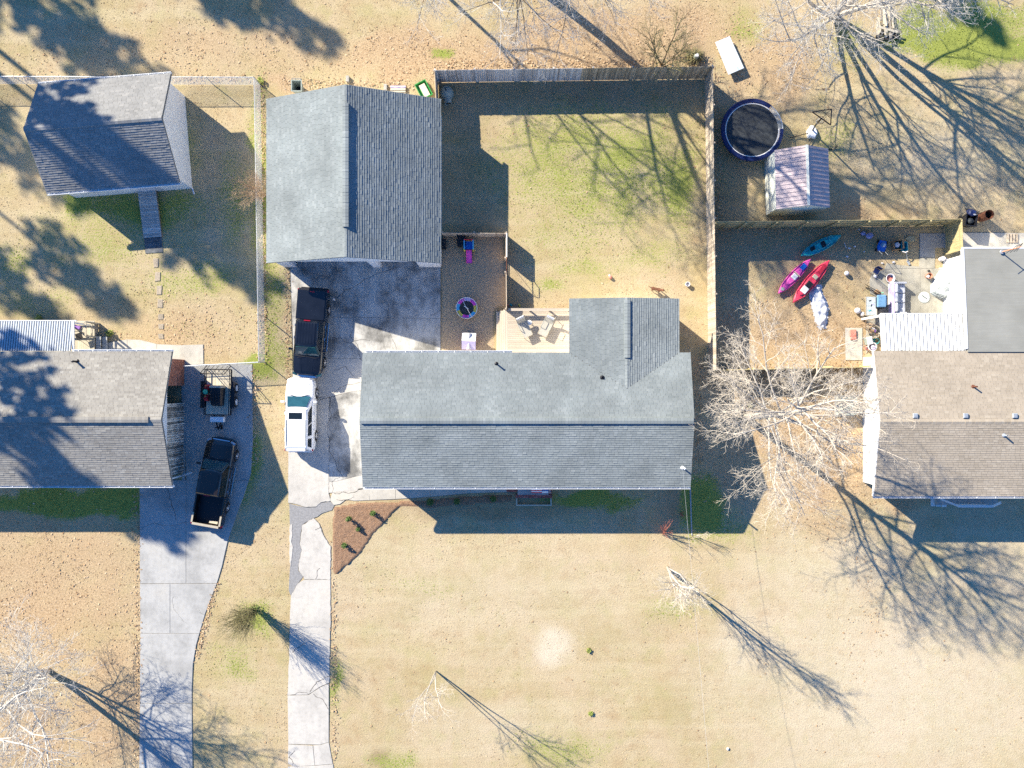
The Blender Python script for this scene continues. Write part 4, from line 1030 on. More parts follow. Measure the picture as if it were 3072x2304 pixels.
def greenhouse(par, yb0, yb1, hb, zb, yt0, yt1, ht, zt, paint, side_splits, glass='glass_dark', ws='glass_teal'):
    """cabin above the belt line: y from yb1 (rear) to yb0 (front) below, yt1..yt0 at the roof"""
    rings = []
    for k, (ya, yb, hh, z) in enumerate(((yb0, yb1, hb, zb), (yt0 + .06, yt1 - .05, ht + .04, zt - .07), (yt0 - .02, yt1 + .02, ht - .03, zt - .01), (yt0 - .15, yt1 + .12, ht - .18, zt + .015))):
        m_ = (ya + yb) / 2; l = (ya - yb) / 2
        rings.append([(-hh, yb, z), (hh, yb, z), (hh * 1.0, m_ - l * .3, z + (.012 if k > 1 else 0)), (hh, m_ + l * .5, z + (.008 if k > 1 else 0)), (hh * .96, ya - .05, z), (hh * .5, ya + (.07 if k == 0 else .04), z), (0, ya + (.10 if k == 0 else .06), z), (-hh * .5, ya + (.07 if k == 0 else .04), z), (-hh * .96, ya - .05, z), (-hh, m_ + l * .5, z + (.008 if k > 1 else 0)), (-hh, m_ - l * .3, z + (.012 if k > 1 else 0))])
    cab = MB().loft(rings).build('cabin', paint, par, world=False, smooth=False)
    A = [(-hb * .96, yb0 + .05, zb), (hb * .96, yb0 + .05, zb), (ht * .98, yt0 + .10, zt - .07), (-ht * .98, yt0 + .10, zt - .07)]
    A = [(x, y, z) for x, y, z in A]
    pane(par, [A[1], A[0], A[3], A[2]], .04, .96, .02, .96, ws, 'windshield', .03)
    B = [(-hb, yb1, zb), (hb, yb1, zb), (ht + .04, yt1 - .05, zt - .07), (-ht - .04, yt1 - .05, zt - .07)]
    pane(par, B, .1, .9, .2, .9, glass, 'rear_window', .01)
    for s in (-1, 1):
        C = [(s * hb, yb1, zb), (s * hb, yb0, zb), (s * (ht + .04), yt0 + .06, zt - .07), (s * (ht + .04), yt1 - .05, zt - .07)]
        if s < 0: C = [C[1], C[0], C[3], C[2]]
        for a, b in side_splits:
            if s < 0: a, b = 1 - b, 1 - a
            pane(par, C, a, b, .1, .88, glass, 'side_window', .012)
    return cab
def wheel(par, x, y, r=.37, wd=.25, rim='alloy'):
    s = 1 if x > 0 else -1
    t = MB().lathe([(r * .62, -wd / 2), (r * .94, -wd / 2), (r, -wd * .35), (r, wd * .35), (r * .94, wd / 2), (r * .62, wd / 2)], 28, (x - s * wd / 2, y, r), 'x').build('wheel', 'rubber', par, world=False, smooth=True)
    mb = MB().lathe([(0, .03 * s), (r * .18, .03 * s), (r * .22, .0), (r * .3, -.02 * s), (r * .3, -.06 * s), (0, -.06 * s)], 20, (x, y, r), 'x')
    for k in range(5):
        a = k * 2 * math.pi / 5; mb.bar((x - .02 * s, y + math.cos(a) * r * .2, r + math.sin(a) * r * .2), (x - .01 * s, y + math.cos(a) * r * .62, r + math.sin(a) * r * .62), .07, .03)
    mb.lathe([(r * .56, -.03 * s), (r * .64, .0), (r * .66, -.03 * s)], 28, (x, y, r), 'x')
    mb.build('rim', rim, t, world=False)
    MB().lathe([(r + .01, -.02 * s), (r * 1.13, -.02 * s), (r * 1.14, .01 * s), (r + .02, .01 * s)], 16, (x - s * .01, y, r), 'x', a0=0, a1=math.pi).build('wheel_arch', 'black_plastic', par, world=False)
def mirror(par, x, y, z, m):
    MB().box((x, y, z), (.22, .14, .17)).bar((x - math.copysign(.18, x), y, z - .04), (x, y, z - .04), .05, .05).build('mirror', m, par, world=False, bevel=.03)

def pickup(label, loc, rz, paint, tonneau, trim, ribs):
    t = thing('pickup_truck', label, 'truck', loc, rz)
    st = [(2.80, .66, .45, .78), (2.72, .84, .40, .95), (2.5, .93, .38, 1.05), (2.0, .965, .38, 1.10), (1.45, .97, .38, 1.13), (.5, .97, .38, 1.15), (-.82, .97, .38, 1.15)]
    MB().loft([ring(*q) for q in st]).build('body', paint, t, world=False, smooth=False, bevel=.02)
    greenhouse(t, 1.42, -.78, .90, 1.13, .82, -.66, .70, 1.80, paint, [(.06, .34), (.38, .70)] if not tonneau else [(.10, .36), (.40, .72)])
    # hood creases and cowl
    MB().box((0, 1.52, 1.155), (1.6, .10, .03)).build('cowl', 'black_plastic', t, world=False)
    for s in (-1, 1): MB().bar((s * .42, 1.6, 1.158), (s * .34, 2.55, 1.085), .05, .02).build('hood_crease', paint, t, world=False)
    for s in (-1, 1): MB().bar((s * .1, 1.55, 1.185), (s * .62, 1.66, 1.175), .03, .02).build('wiper', 'black_plastic', t, world=False)
    # load bed
    bd = MB()
    for s in (-1, 1):
        bd.loft([[(s * .97, y, .45), (s * .97, y, 1.0), (s * .955, y, 1.13), (s * .86, y, 1.13), (s * .84, y, .6)][::s] for y in (-.84, -2.78)])
    bd.box((0, -1.8, .56), (1.7, 1.96, .1)).box((0, -.87, .85), (1.7, .05, .55))
    bd.build('bed', [paint], t, world=False)
    MB().box((0, -1.8, .625), (1.66, 1.88, .03)).build('bed_liner', 'black_plastic', t, world=False)
    tg = MB().box((0, -2.80, .86), (1.72, .08, .54)).build('tailgate', paint, t, world=False, bevel=.02)
    MB().box((0, -2.80, 1.145), (1.74, .15, .03)).build('tailgate_cap', trim, t, world=False)
    if not tonneau:
        for s in (-1, 1): MB().box((s * .91, -2.4, 1.145), (.11, .66, .03)).build('bed_rail', trim, t, world=False)
        MB().box((.35, -2.62, .70), (.55, .16, .1)).build('wood_offcut', 'pale_wood', t, world=False)
    else:
        MB().box((0, -1.8, 1.15), (1.76, 1.9, .045)).build('bed_cover', 'black_paint', t, world=False, bevel=.015)
        MB().box((0, -2.66, 1.19), (.32, .06, .03)).build('cover_latch', 'red_plastic', t, world=False)
    MB().box((0, -.74, 1.79), (.4, .06, .05)).build('brake_light', 'tail_red', t, world=False)
    if ribs:
        for k in range(7): MB().box((-.54 + k * .18, .05, 1.822), (.03, 1.3, .012)).build('roof_rib', paint, t, world=False)
    fb = MB(); q = [(-.93, 2.5), (-.85, 2.78), (-.4, 2.93), (.4, 2.93), (.85, 2.78), (.93, 2.5), (.8, 2.5), (-.8, 2.5)]
    fb.prism(q, .42, .66).build('front_bumper', 'chrome' if tonneau else paint, t, world=False, bevel=.02)
    MB().box((0, -2.92, .55), (1.8, .16, .2)).build('rear_bumper', 'black_plastic', t, world=False, bevel=.02)
    MB().box((0, 2.80, .80), (1.1, .06, .22)).build('grille', 'chrome', t, world=False)
    for s in (-1, 1):
        MB().box((s * .78, 2.70, .86), (.3, .16, .18), rz=-s * .35).build('headlight', 'glass_teal' if tonneau else 'alloy', t, world=False, bevel=.02)
        MB().box((s * .93, -2.78, .92), (.1, .1, .36)).build('tail_light', 'tail_red', t, world=False)
        mirror(t, s * 1.10, 1.12, 1.22, paint)
        for y in (.35, -.45): MB().box((s * .985, y, 1.0), (.03, .16, .04)).build('door_handle', 'chrome', t, world=False)
        MB().tube([(s * 1.04, 1.1, .42), (s * 1.04, -.75, .42)], .05, 8).build('running_board', 'chrome', t, world=False)
        wheel(t, s * .985, 1.86); wheel(t, s * .985, -1.62)
    return t
pickup('dark brown pickup with open load bed parked on the left drive', (-19.40, -6.40, 0), rad(-10), 'brown_paint', False, 'tan_trim', False)  # tan tailgate cap and bed rails hold the sun's gleam in their colour
pickup('black pickup with covered bed parked in front of the garage', (-13.15, 3.32, 0), rad(175.4), 'black_paint', True, 'black_plastic', True)

suv = thing('sport_utility_car', 'white car with dark sunroof parked beside the grey house', 'car', (-13.83, -2.0, 0), rad(-.8))
st = [(2.44, .55, .42, .66), (2.38, .74, .34, .80), (2.18, .88, .28, .93), (1.8, .935, .26, 1.0), (1.25, .95, .26, 1.05), (0, .95, .26, 1.08), (-1.7, .95, .26, 1.10), (-2.2, .91, .30, 1.10), (-2.38, .84, .36, 1.02), (-2.42, .78, .40, .8)]
MB().loft([ring(*q) for q in st]).build('body', 'white_car_paint', suv, world=False, smooth=False, bevel=.03)
greenhouse(suv, 1.15, -2.34, .87, 1.07, .40, -2.1, .67, 1.66, 'white_car_paint', [(.36, .60), (.62, .86)] if False else [(.30, .53), (.55, .86), (.06, .24)])
MB().box((-.05, -.05, 1.678), (.86, .42, .02)).build('sunroof', 'glass_dark', suv, world=False, bevel=.04)
for s in (-1, 1):
    MB().tube([(s * .62, -.3, 1.69), (s * .62, -1.95, 1.70)], .022, 6).build('roof_rail', 'grey_plastic', suv, world=False)
    MB().box((s * .68, 2.22, .80), (.36, .22, .14), rz=-s * .5).build('headlight', 'alloy', suv, world=False, bevel=.03)
    MB().box((s * .83, -2.30, .95), (.18, .12, .22)).build('tail_light', 'tail_red', suv, world=False, bevel=.02)
    mirror(suv, s * 1.06, .85, 1.12, 'white_car_paint')
    for y in (.1, -.95): MB().box((s * .965, y, .95), (.03, .18, .035)).build('door_handle', 'white_car_paint', suv, world=False)
    wheel(suv, s * .97, 1.40, .345, .23, 'alloy'); wheel(suv, s * .97, -1.40, .345, .23, 'alloy')
for s in (-1, 1):
    MB().bar((s * .70, 1.25, 1.062), (s * .58, 2.1, .985), .012, .012).build('hood_seam', 'grey_plastic', suv, world=False)
    for y in (.62, -.42, -1.32): MB().box((s * .953, y, .72), (.012, .014, .62)).build('door_seam', 'grey_plastic', suv, world=False)
    MB().box((s * .30, -1.2, 1.682), (.02, 1.3, .012)).build('roof_rib', 'white_car_paint', suv, world=False)
MB().box((0, 2.2, .965), (1.25, .014, .014)).build('hood_seam', 'grey_plastic', suv, world=False)
MB().box((0, 2.41, .62), (.9, .06, .16)).build('grille', 'dark_metal', suv, world=False, bevel=.02)
MB().box((0, -2.2, 1.60), (1.2, .22, .04)).build('rear_spoiler', 'white_car_paint', suv, world=False, bevel=.015)
MB().box((0, -2.43, .5), (1.5, .1, .22)).build('rear_bumper', 'white_car_paint', suv, world=False, bevel=.03)
MB().box((0, -2.46, .85), (.5, .02, .14)).build('number_plate', 'galvanised', suv, world=False)
for s in (-1, 1): MB().bar((s * .1, 1.17, 1.12), (s * .62, 1.30, 1.10), .03, .02).build('wiper', 'black_plastic', suv, world=False)

# ------------------------------------------------------------------ utility trailer with its load
tr = thing('utility_trailer', 'black framed utility trailer with plank deck and raised mesh gate', 'trailer', (-19.25, -.55, 0), rad(-1.2))
fx, fy0, fy1, tz = .80, -1.45, 1.5, .52
for s in (-1, 1):
    MB().box((s * fx, .02, tz), (.07, 3.0, .12)).build('side_rail', 'dark_metal', tr, world=False)
    MB().tube([(s * fx, fy0, .85), (s * fx, fy1, .85)], .03, 6).build('top_rail', 'dark_metal', tr, world=False)
    for k in range(4): MB().box((s * fx, fy0 + k * .98, .7), (.05, .05, .34)).build('upright', 'dark_metal', tr, world=False)
    for y in (.30, -.62): wheel(tr, s * 1.10, y, .33, .22, 'white_metal')
    MB().box((s * .98, -.15, .72), (.26, 1.75, .03)).build('fender', 'dark_metal', tr, world=False)
    MB().bar((s * .32, fy0, .46), (0, fy0 - 1.0, .46), .06, .08).build('tongue_bar', 'dark_metal', tr, world=False)
for k in range(8): piece('plank', 'pale_wood', (-.68 + k * .195, .02, .59), (.185, 2.92, .035), tr, world=False)
for y in (fy0, fy1): MB().box((0, y, tz), (1.6, .07, .12)).build('end_rail', 'dark_metal', tr, world=False)
gt = MB(); G = lambda x, t: (x, fy1 - .05 - t * .55 + .3, .6 + t * 1.05)
gt.tube([G(-.78, 0), G(-.78, 1), G(.78, 1), G(.78, 0)], .03, 6).tube([G(-.78, .5), G(.78, .5)], .018, 5)
gt.build('ramp_gate', 'dark_metal', tr, world=False)
for k in range(5): MB().tube([G(-.6 + k * .3, 0), G(-.6 + k * .3, 1)], .014, 5).build('gate_bar', 'dark_metal', tr, world=False)
MB().box((0, fy0 - .32, .62), (.88, .34, .34)).build('tool_box', 'white_metal', tr, world=False, bevel=.02)
MB().lathe([(.0, .36), (.035, .36), (.035, 1.0), (0, 1.0)], 8, (0, fy0 - .85, 0)).build('jack', 'dark_metal', tr, world=False)
MB().lathe([(.05, .0), (.16, .03), (.16, .1), (.05, .12)], 14, (0, fy0 - .85, .05), 'x').build('jack_wheel', 'rubber', tr, world=False)
bn = thing('wheeled_bin', 'dark navy wheeled bin lying on the trailer deck', 'bin', (-19.2, -.75, .61), rad(-1.2))
mb = MB(); sec = lambda y, w_, h: [(-w_, y, .02), (w_, y, .02), (w_ * 1.04, y, h * .7), (w_ * .82, y, h), (-w_ * .82, y, h), (-w_ * 1.04, y, h * .7)]
mb.loft([sec(-.68, .30, .42), (sec(-.6, .36, .55)), sec(.35, .42, .66), sec(.5, .42, .66)]).build('tub', 'black_plastic', bn, world=False, bevel=.03)
MB().loft([sec(.5, .44, .70), sec(.58, .44, .70), sec(.66, .38, .6)]).build('lid', 'tan_trim', bn, world=False, bevel=.02)
for k in range(4): MB().box((-.24 + k * .16, -.1, .665), (.05, .8, .02)).build('rib', 'black_plastic', bn, world=False)
for nm, y, lab in (('fuel_can', -.80, 'red fuel can on the trailer beside the green lid'), ('fuel_can', -.12, 'red fuel can on the trailer near its raised gate')):
    f = thing(nm, lab, 'fuel can', (-19.92 + (.03 if y > -.5 else 0), y - .12, .61), 0, 'red cans on the trailer')
    MB().loft([[(-.14, -.2, z), (.14, -.2, z), (.14, .2, z), (-.14, .2, z)] if z < .3 else [(-.10, -.14, z), (.10, -.14, z), (.10, .14, z), (-.10, .14, z)] for z in (0, .28, .36)]).build('can', 'red_plastic', f, world=False, bevel=.03)
    MB().tube([(0, .1, .36), (0, .12, .46)], .03, 8).build('spout', 'yellow_plastic', f, world=False); MB().tube([(0, -.1, .36), (0, -.08, .43), (0, .04, .43), (0, .06, .36)], .015, 6).build('handle', 'red_plastic', f, world=False)
gl = thing('lidded_pail', 'small pail with mint green lid on the trailer', 'pail', (-19.93, -.50, .61))
MB().lathe([(0, 0), (.13, 0), (.15, .38), (0, .38)], 18).build('pail', 'black_plastic', gl, world=False, smooth=False); MB().lathe([(0, .42), (.15, .42), (.165, .40), (.165, .37), (.15, .37)], 18).build('lid', 'mint_plastic', gl, world=False)

# ------------------------------------------------------------------ shed ramp, mat, stepping stones
rp = thing('plank_ramp', 'grey weathered plank ramp leading up to the outbuilding door', 'ramp', P(450, 640))
A0, A1, B0, B1 = P(412, 566, .42), P(466, 566, .42), P(432, 714, .06), P(485, 710, .06); n = 26
for k in range(n):
    t = (k + .5) / n; l, r = A0.lerp(B0, t), A1.lerp(B1, t); c = (l + r) / 2; d = r - l
    o = piece('plank', 'ramp_wood', c, (d.length, (A0 - B0).length / n - .012, .035), rp, rot=(rad(6), 0, math.atan2(d.y, d.x)))
for q0, q1 in ((A0, B0), (A1, B1)): MB().bar(q0 - Vector((0, 0, .08)), q1 - Vector((0, 0, .05)), .05, .12).build('stringer', 'weathered_wood', rp)
mt = MB().prism(px_poly([(432, 715), (485, 711), (488, 757), (436, 760)], .02), -.03, .022).build('rubber_mat', 'ramp_mat'); tag(mt, 'dark rubber mat on the ground at the foot of the plank ramp', 'mat')
rr = random.Random(4)
place = ['nearest the ramp mat', 'second from the ramp mat', 'third from the ramp mat', 'fourth from the ramp mat', 'third from the back walk', 'second from the back walk', 'nearest the back walk']
for k, (x, y) in enumerate([(468, 789), (473, 830), (477, 870), (480, 911), (481, 950), (483, 980), (483, 1009)]):
    w_, h_ = 8, (13 if k < 4 else 8); jit = lambda: rr.uniform(-1.5, 1.5)
    o = MB().prism(px_poly([(x - w_ + jit(), y - h_ + jit()), (x + w_ + jit(), y - h_ + jit()), (x + w_ + jit(), y + h_ + jit()), (x - w_ + jit(), y + h_ + jit())]), -.05, .022).build('stepping_stone', 'paver', bevel=.01)
    tag(o, 'flat stepping stone in the left yard, ' + place[k], 'paving stone', 'stepping stones in the left yard')

# ------------------------------------------------------------------ deck with loungers
dk = thing('deck', 'pale plank deck with bench rail behind the grey house', 'deck', P(1600, 1000))
dz = .5; a, b = P(1523, 1066, dz), P(1712, 926, dz)
y = a.y
while y < b.y - .02:
    h = min(.138, b.y - y); piece('deck_board', 'deck_wood', ((a.x + b.x) / 2, y + h / 2, dz - .02), (b.x - a.x, h - .007, .04), dk); y += .138
for j, (x0, x1, z) in enumerate(((1509, 1523, .50), (1499, 1509, .34), (1489, 1499, .18))):
    l, r = P(x0, 0, z).x, P(x1, 0, z).x; n = 2 if j == 0 else 2
    for k in range(n): piece('step_board', 'deck_step', (l + (r - l) * (k + .5) / n, (P(0, 1062, z).y + P(0, 929 + 3 * j, z).y) / 2, z - .02 + (.003 if j == 0 else 0)), ((r - l) / n - .008, P(0, 929 + 3 * j, z).y - P(0, 1062, z).y, .04), dk)
    MB().box((l + .02, (P(0, 1062, z).y + P(0, 929, z).y) / 2, z / 2 - .02), (.03, P(0, 929, z).y - P(0, 1062, z).y, z - .02)).build('riser', 'deck_step', dk)
MB().box(((a.x + b.x) / 2, b.y - .03, dz / 2 - .03), (b.x - a.x, .04, dz - .06)).build('skirt', 'deck_wood', dk)
x0, x1 = P(1525, 0, 1.0).x, P(1712, 0, 1.0).x
for k in range(2): piece('cap_board', 'deck_wood', ((x0 + x1) / 2, P(0, 926.5 + 4 * k, 1.0).y, 1.0), (x1 - x0, .085, .035), dk)
MB().box(((x0 + x1) / 2, P(0, 930, 1.0).y, .85), (x1 - x0, .035, .1)).build('rail', 'deck_wood', dk)
for k in range(4): MB().box((x0 + .1 + (x1 - x0 - .2) * k / 3, P(0, 929, 1.0).y, .72), (.09, .09, .52)).build('post', 'deck_wood', dk)
def lounger(label, head, foot, prop):
    """sling chaise: foot and head given as pixels of the seat ends at .38 m above the deck"""
    h_, f_ = P(head[0], head[1], dz + .36), P(foot[0], foot[1], dz + .36); d = (f_ - h_); L = d.length; rz = math.atan2(d.y, d.x)
    t = thing('lounge_chair', label, 'lounger', (h_.x, h_.y, dz), rz, 'lounge chairs on the deck')
    w_ = .56; z = .36; bk = .62
    MB().box((bk + (L - bk) / 2, 0, z), (L - bk, w_, .025)).build('seat', 'sling_fabric', t, world=False)
    top = (bk - .52 * math.cos(prop), z + .75 * math.sin(prop) * .85)
    ang = math.atan2(top[1] - z, bk - top[0]); ln = math.hypot(top[1] - z, bk - top[0])
    MB().box(((bk + top[0]) / 2, 0, (z + top[1]) / 2), (ln, w_, .025), M=Matrix.Rotation(ang, 3, 'Y')).build('backrest', 'sling_fabric', t, world=False)
    MB().box((top[0] + .08, 0, top[1] + .03), (.16, w_ * .9, .08), M=Matrix.Rotation(ang, 3, 'Y')).build('headrest', 'sofa_fabric', t, world=False, bevel=.02)
    for s in (-1, 1):
        y_ = s * (w_ / 2 + .02)
        MB().tube([(.1, y_, z), (L, y_, z)], .018, 6).tube([(bk, y_, z), (top[0], y_, top[1])], .018, 6).build('frame_rail', 'tan_trim', t, world=False)
        for x in (.22, L - .12): MB().tube([(x, y_, z), (x + (.1 if x > .5 else -.1), y_, .02)], .018, 6).build('leg', 'tan_trim', t, world=False)
        MB().tube([(bk - .1, y_, z), (bk - .05, y_ * 1.03, z + .22), (bk + .42, y_ * 1.03, z + .22), (bk + .5, y_, z)], .02, 6).build('armrest', 'grey_plastic', t, world=False)
    MB().tube([(L, -w_ / 2, z), (L, w_ / 2, z)], .018, 6).build('end_bar', 'tan_trim', t, world=False)
    return t
lounger('beige sling lounge chair on the deck, nearer the steps', (1553, 941), (1586, 1009), rad(50))
lounger('beige sling lounge chair on the deck, nearer the house wing', (1657, 942), (1626, 1006), rad(40))
ct = thing('side_table', 'small round white table between the deck lounge chairs', 'table', P(1588, 968, dz + .3) - Vector((0, 0, .3)))
MB().lathe([(0, .34), (.16, .34), (.17, .325), (.16, .31), (0, .31)], 20).build('table_top', 'white_paint', ct, world=False); MB().lathe([(0, .31), (.02, .31), (.02, .02), (.12, .01), (.12, 0), (0, 0)], 10).build('pedestal', 'white_paint', ct, world=False)

# ------------------------------------------------------------------ play yard
sd = thing('toddler_slide', 'toddler slide with blue platform and pink chute in the play yard', 'slide', P(1408, 740), 0)
o0 = P(1408, 740)
MB().box((0, 0, .42), (.52, .55, .05)).build('platform', 'blue_plastic', sd, world=False, bevel=.01)
for s in (-1, 1):
    MB().box((s * .29, 0, .5), (.06, .62, .9)).build('side_panel', 'sky_plastic', sd, world=False, bevel=.02)
    MB().box((s * .29, -.33, .45), (.09, .08, .62)).build('corner_post', 'yellow_plastic', sd, world=False, bevel=.01)
MB().tube([(-.3, .28, .95), (.3, .28, .95)], .04, 8).build('top_bar', 'red_plastic', sd, world=False); 
for k in range(2): MB().box((0, .33, .14 + k * .14), (.5, .12, .04)).build('step', 'yellow_plastic', sd, world=False)
ch = [(-.30, .44), (-.50, .34), (-.80, .16), (-1.0, .07), (-1.10, .06)]
mb = MB(); mb.loft([[(-.19, y, z + .07), (-.16, y, z), (.16, y, z), (.19, y, z + .07), (.17, y, z - .03), (-.17, y, z - .03)] for y, z in ch]).build('chute', 'pink_plastic', sd, world=False)
MB().box((0, -.3, .4), (.36, .05, .12)).build('chute_lip', 'red_plastic', sd, world=False)
kt = thing('kids_trampoline', 'round kids trampoline with multicoloured pad ring in the play yard', 'trampoline', P(1400.5, 925))
cols = ['sky_plastic', 'yellow_plastic', 'pink_plastic', 'blue_plastic', 'pink_plastic', 'yellow_plastic', 'lavender', 'sky_plastic']
for k in range(8):
    m_ = ['pink_plastic', 'lavender', 'pink_plastic', 'sky_plastic', 'yellow_plastic', 'pink_plastic', 'sky_plastic', 'yellow_plastic'][k]
    MB().lathe([(.47, .25), (.48, .275), (.68, .28), (.70, .26), (.69, .22)], 6, a0=k * math.pi / 4 + .3, a1=(k + 1) * math.pi / 4 + .29).build('pad', m_, kt, world=False)
MB().lathe([(.67, .30), (.70, .315), (.715, .29), (.70, .26)], 40).build('outer_ring', 'white_paint', kt, world=False)
MB().lathe([(0, .255), (.475, .255), (.475, .245), (0, .245)], 32).build('jump_mat', 'mat_black', kt, world=False)
for k in range(6):
    t = k * math.pi / 3; MB().tube([(.66 * math.cos(t), .66 * math.sin(t), .25), (.68 * math.cos(t), .68 * math.sin(t), 0)], .02, 6).build('leg', 'galvanised', kt, world=False)
MB().tube([(-.32, .62, .28), (-.06, .1, .75), (.06, -.1, .75), (.34, -.60, .28)], .018, 6).tube([(-.14, .08, .74), (.16, -.12, .74)], .02, 6).build('handlebar', 'white_paint', kt, world=False)
ph = thing('play_house', 'little white roofed playhouse with purple walls, one roof half coloured lavender as shade', 'playhouse', P(1409, 1026), rad(-2))
MB().box((0, 0, .42), (.80, .92, .84)).build('wall', 'purple', ph, world=False)
for s in (-1, 1):
    mb = MB(); mb.loft([[(x, s * .54, .80), (x, s * .54, .84), (x, 0, 1.16), (x, 0, 1.12)] for x in (-.45, .45)]).build('roof_panel', 'flag_white' if s > 0 else 'lavender', ph, world=False)  # one white roof: lit half white, shaded half painted lavender
    mb = MB(); mb.add([(-.16, s * .52, .87), (.16, s * .52, .87), (0, s * .52, 1.10), (0, s * .12, 1.105)], [(0, 1, 2), (1, 3, 2), (0, 2, 3), (0, 3, 1)]).build('dormer', 'flag_white', ph, world=False)
MB().box((0, -.465, .35), (.34, .02, .6)).build('door', 'lavender', ph, world=False)
for k, (x, y, w_, h_, lab) in enumerate(((1384, 722, .52, .68, 'black storage box at the low fence beside the toddler slide'), (1331, 731, .25, .6, 'narrow black storage box against the garage wall in the play yard'))):
    q = P(x, y, .5); t = thing('storage_box', lab, 'box', (q.x, q.y, 0))
    MB().box((0, 0, .25), (w_, h_, .5)).build('tub', 'black_plastic', t, world=False, bevel=.02); MB().box((0, 0, .52), (w_ + .04, h_ + .04, .05)).build('lid', 'black_plastic', t, world=False, bevel=.015)

# ------------------------------------------------------------------ big trampoline and basketball goal
tp = thing('trampoline', 'large round trampoline with torn navy pad behind the fence', 'trampoline', P(2256.5, 390, .8) - Vector((0, 0, .8)))
MB().lathe([(0, .80), (1.70, .80), (1.70, .79), (0, .79)], 56).build('jump_mat', 'mat_black', tp, world=False)
MB().lathe([(1.70, .805), (1.76, .81), (1.76, .80), (1.70, .79)], 56, a0=rad(50), a1=rad(363)).build('edge_tape', 'white_paint', tp, world=False)
MB().lathe([(1.76, .83), (1.80, .86), (2.0, .86), (2.05, .82), (2.05, .76)], 52, a0=rad(52), a1=rad(362)).build('safety_pad', 'navy_vinyl', tp, world=False)
MB().lathe([(1.98, .78), (2.02, .81), (2.05, .78), (2.02, .75), (1.98, .78)], 56).build('frame', 'galvanised', tp, world=False)
mb = MB()
for k in range(18):
    t = rad(3 + 47 * k / 17); mb.tube([(1.70 * math.cos(t), 1.70 * math.sin(t), .79), (1.99 * math.cos(t), 1.99 * math.sin(t), .79)], .02, 5)
mb.build('springs', 'zinc_wire', tp, world=False)
for k in range(6):
    t = k * math.pi / 3 + .2; MB().tube([(2.0 * math.cos(t), 2.0 * math.sin(t), .78), (2.02 * math.cos(t), 2.02 * math.sin(t), 0)], .025, 6).build('leg', 'galvanised', tp, world=False)
bb = thing('basketball_goal', 'portable basketball goal with white base and open triangular backboard frame', 'basketball goal', P(2434, 397))
B = P(2434, 397); T = lambda x, y, z: P(x, y, z) - B
MB().loft([[(-.30, -.42, z), (.18, -.45, z), (.36, -.1, z), (.18, .38, z), (-.08, .42, z), (-.36, .05, z)] if z < .2 else [(-.24, -.36, z), (.14, -.38, z), (.28, -.08, z), (.14, .3, z), (-.06, .34, z), (-.28, .04, z)] for z in (0, .15, .26)]).build('base', 'white_metal', bb, world=False, bevel=.02)
p1, p2, p3 = T(2437, 336, 3.0), T(2495, 327, 3.3), T(2492, 375, 2.9)
for a, b in ((p1, p2), (p2, p3), (p1, p3)): MB().tube([a, b], .035, 6).build('frame_bar', 'dark_metal', bb, world=False)
MB().tube([(p1 + p2) / 2, (p2 + p3) / 2 + (p3 - p2) * .1], .016, 5).build('frame_bar', 'dark_metal', bb, world=False)
MB().tube([p2, (p1 + p3) / 2], .016, 5).build('frame_bar', 'dark_metal', bb, world=False)
MB().tube([(0, .05, .2), T(2447, 375, 1.3), (p1 + p3) / 2], .05, 8).build('pole', 'dark_metal', bb, world=False)
q = T(2462, 360, 2.6); mb = MB(); mb.lathe([(.225, .0), (.24, .015), (.255, 0), (.24, -.015), (.225, 0)], 20, tuple(q)); mb.build('rim', 'rust_metal', bb, world=False)
mb = MB()
for k in range(10):
    t = k * .628; mb.tube([(q.x + .24 * math.cos(t), q.y + .24 * math.sin(t), q.z), (q.x + .12 * math.cos(t + .4), q.y + .12 * math.sin(t + .4), q.z - .42)], .01, 4)
mb.build('net', 'white_paint', bb, world=False)
for (x, y) in ((2370, 414), (2428, 437)): MB().tube([(0, -.05, .22), T(x, y, .1)], .028, 6).build('strut', 'dark_metal', bb, world=False)
hs = thing('hose', 'short black hose piece in the grass beside the mauve roofed shed', 'hose', P(2500, 446))
MB().tube([P(2462, 443, .04), P(2480, 448, .04), P(2497, 448, .05), P(2506, 442, .12), P(2513, 437, .2)], [.03, .035, .035, .06, .05], 7).build('tube', 'black_plastic', hs)
wt = MB().loft([[P(2145.6 + dx, 126.6 + dy, z), P(2189 + dx, 108.5 + dy, z), P(2232 + dx, 204 + dy, z), P(2185 + dx, 224 + dy, z)] for dx, dy, z in ((0, 0, .30), (0, 0, .36))]).build('table_top', 'table_white')
ft = thing('folding_table', 'long white folding table lying low behind the fence corner', 'table', P(2188, 166)); wt.parent = ft; wt.location = -ft.location
for x, y in ((2158, 130), (2187, 120), (2215, 200), (2190, 210)):
    q = P(x, y, .3); MB().tube([(q.x, q.y, .31), (q.x, q.y, 0)], .03, 6).build('leg', 'dark_metal', ft)
bs = thing('brush_pile', 'dark pile of cut brush beside the fence corner', 'brush pile', P(2080, 168)); mb = MB(); rr = random.Random(3)
for k in range(90):
    a = rr.uniform(0, 6.28); c = P(2080 + rr.uniform(-20, 20), 172 + rr.uniform(-12, 12), 0); l = rr.uniform(.2, .6); z = rr.uniform(.05, .5)
    mb.tube([c + Vector((-math.cos(a) * l, -math.sin(a) * l, max(.02, z - .1))), c + Vector((0, 0, z)), c + Vector((math.cos(a) * l, math.sin(a) * l, max(.02, z - .15)))], [.015, .02, .008], 4)
mb.build('sticks', 'twig_olive', bs)
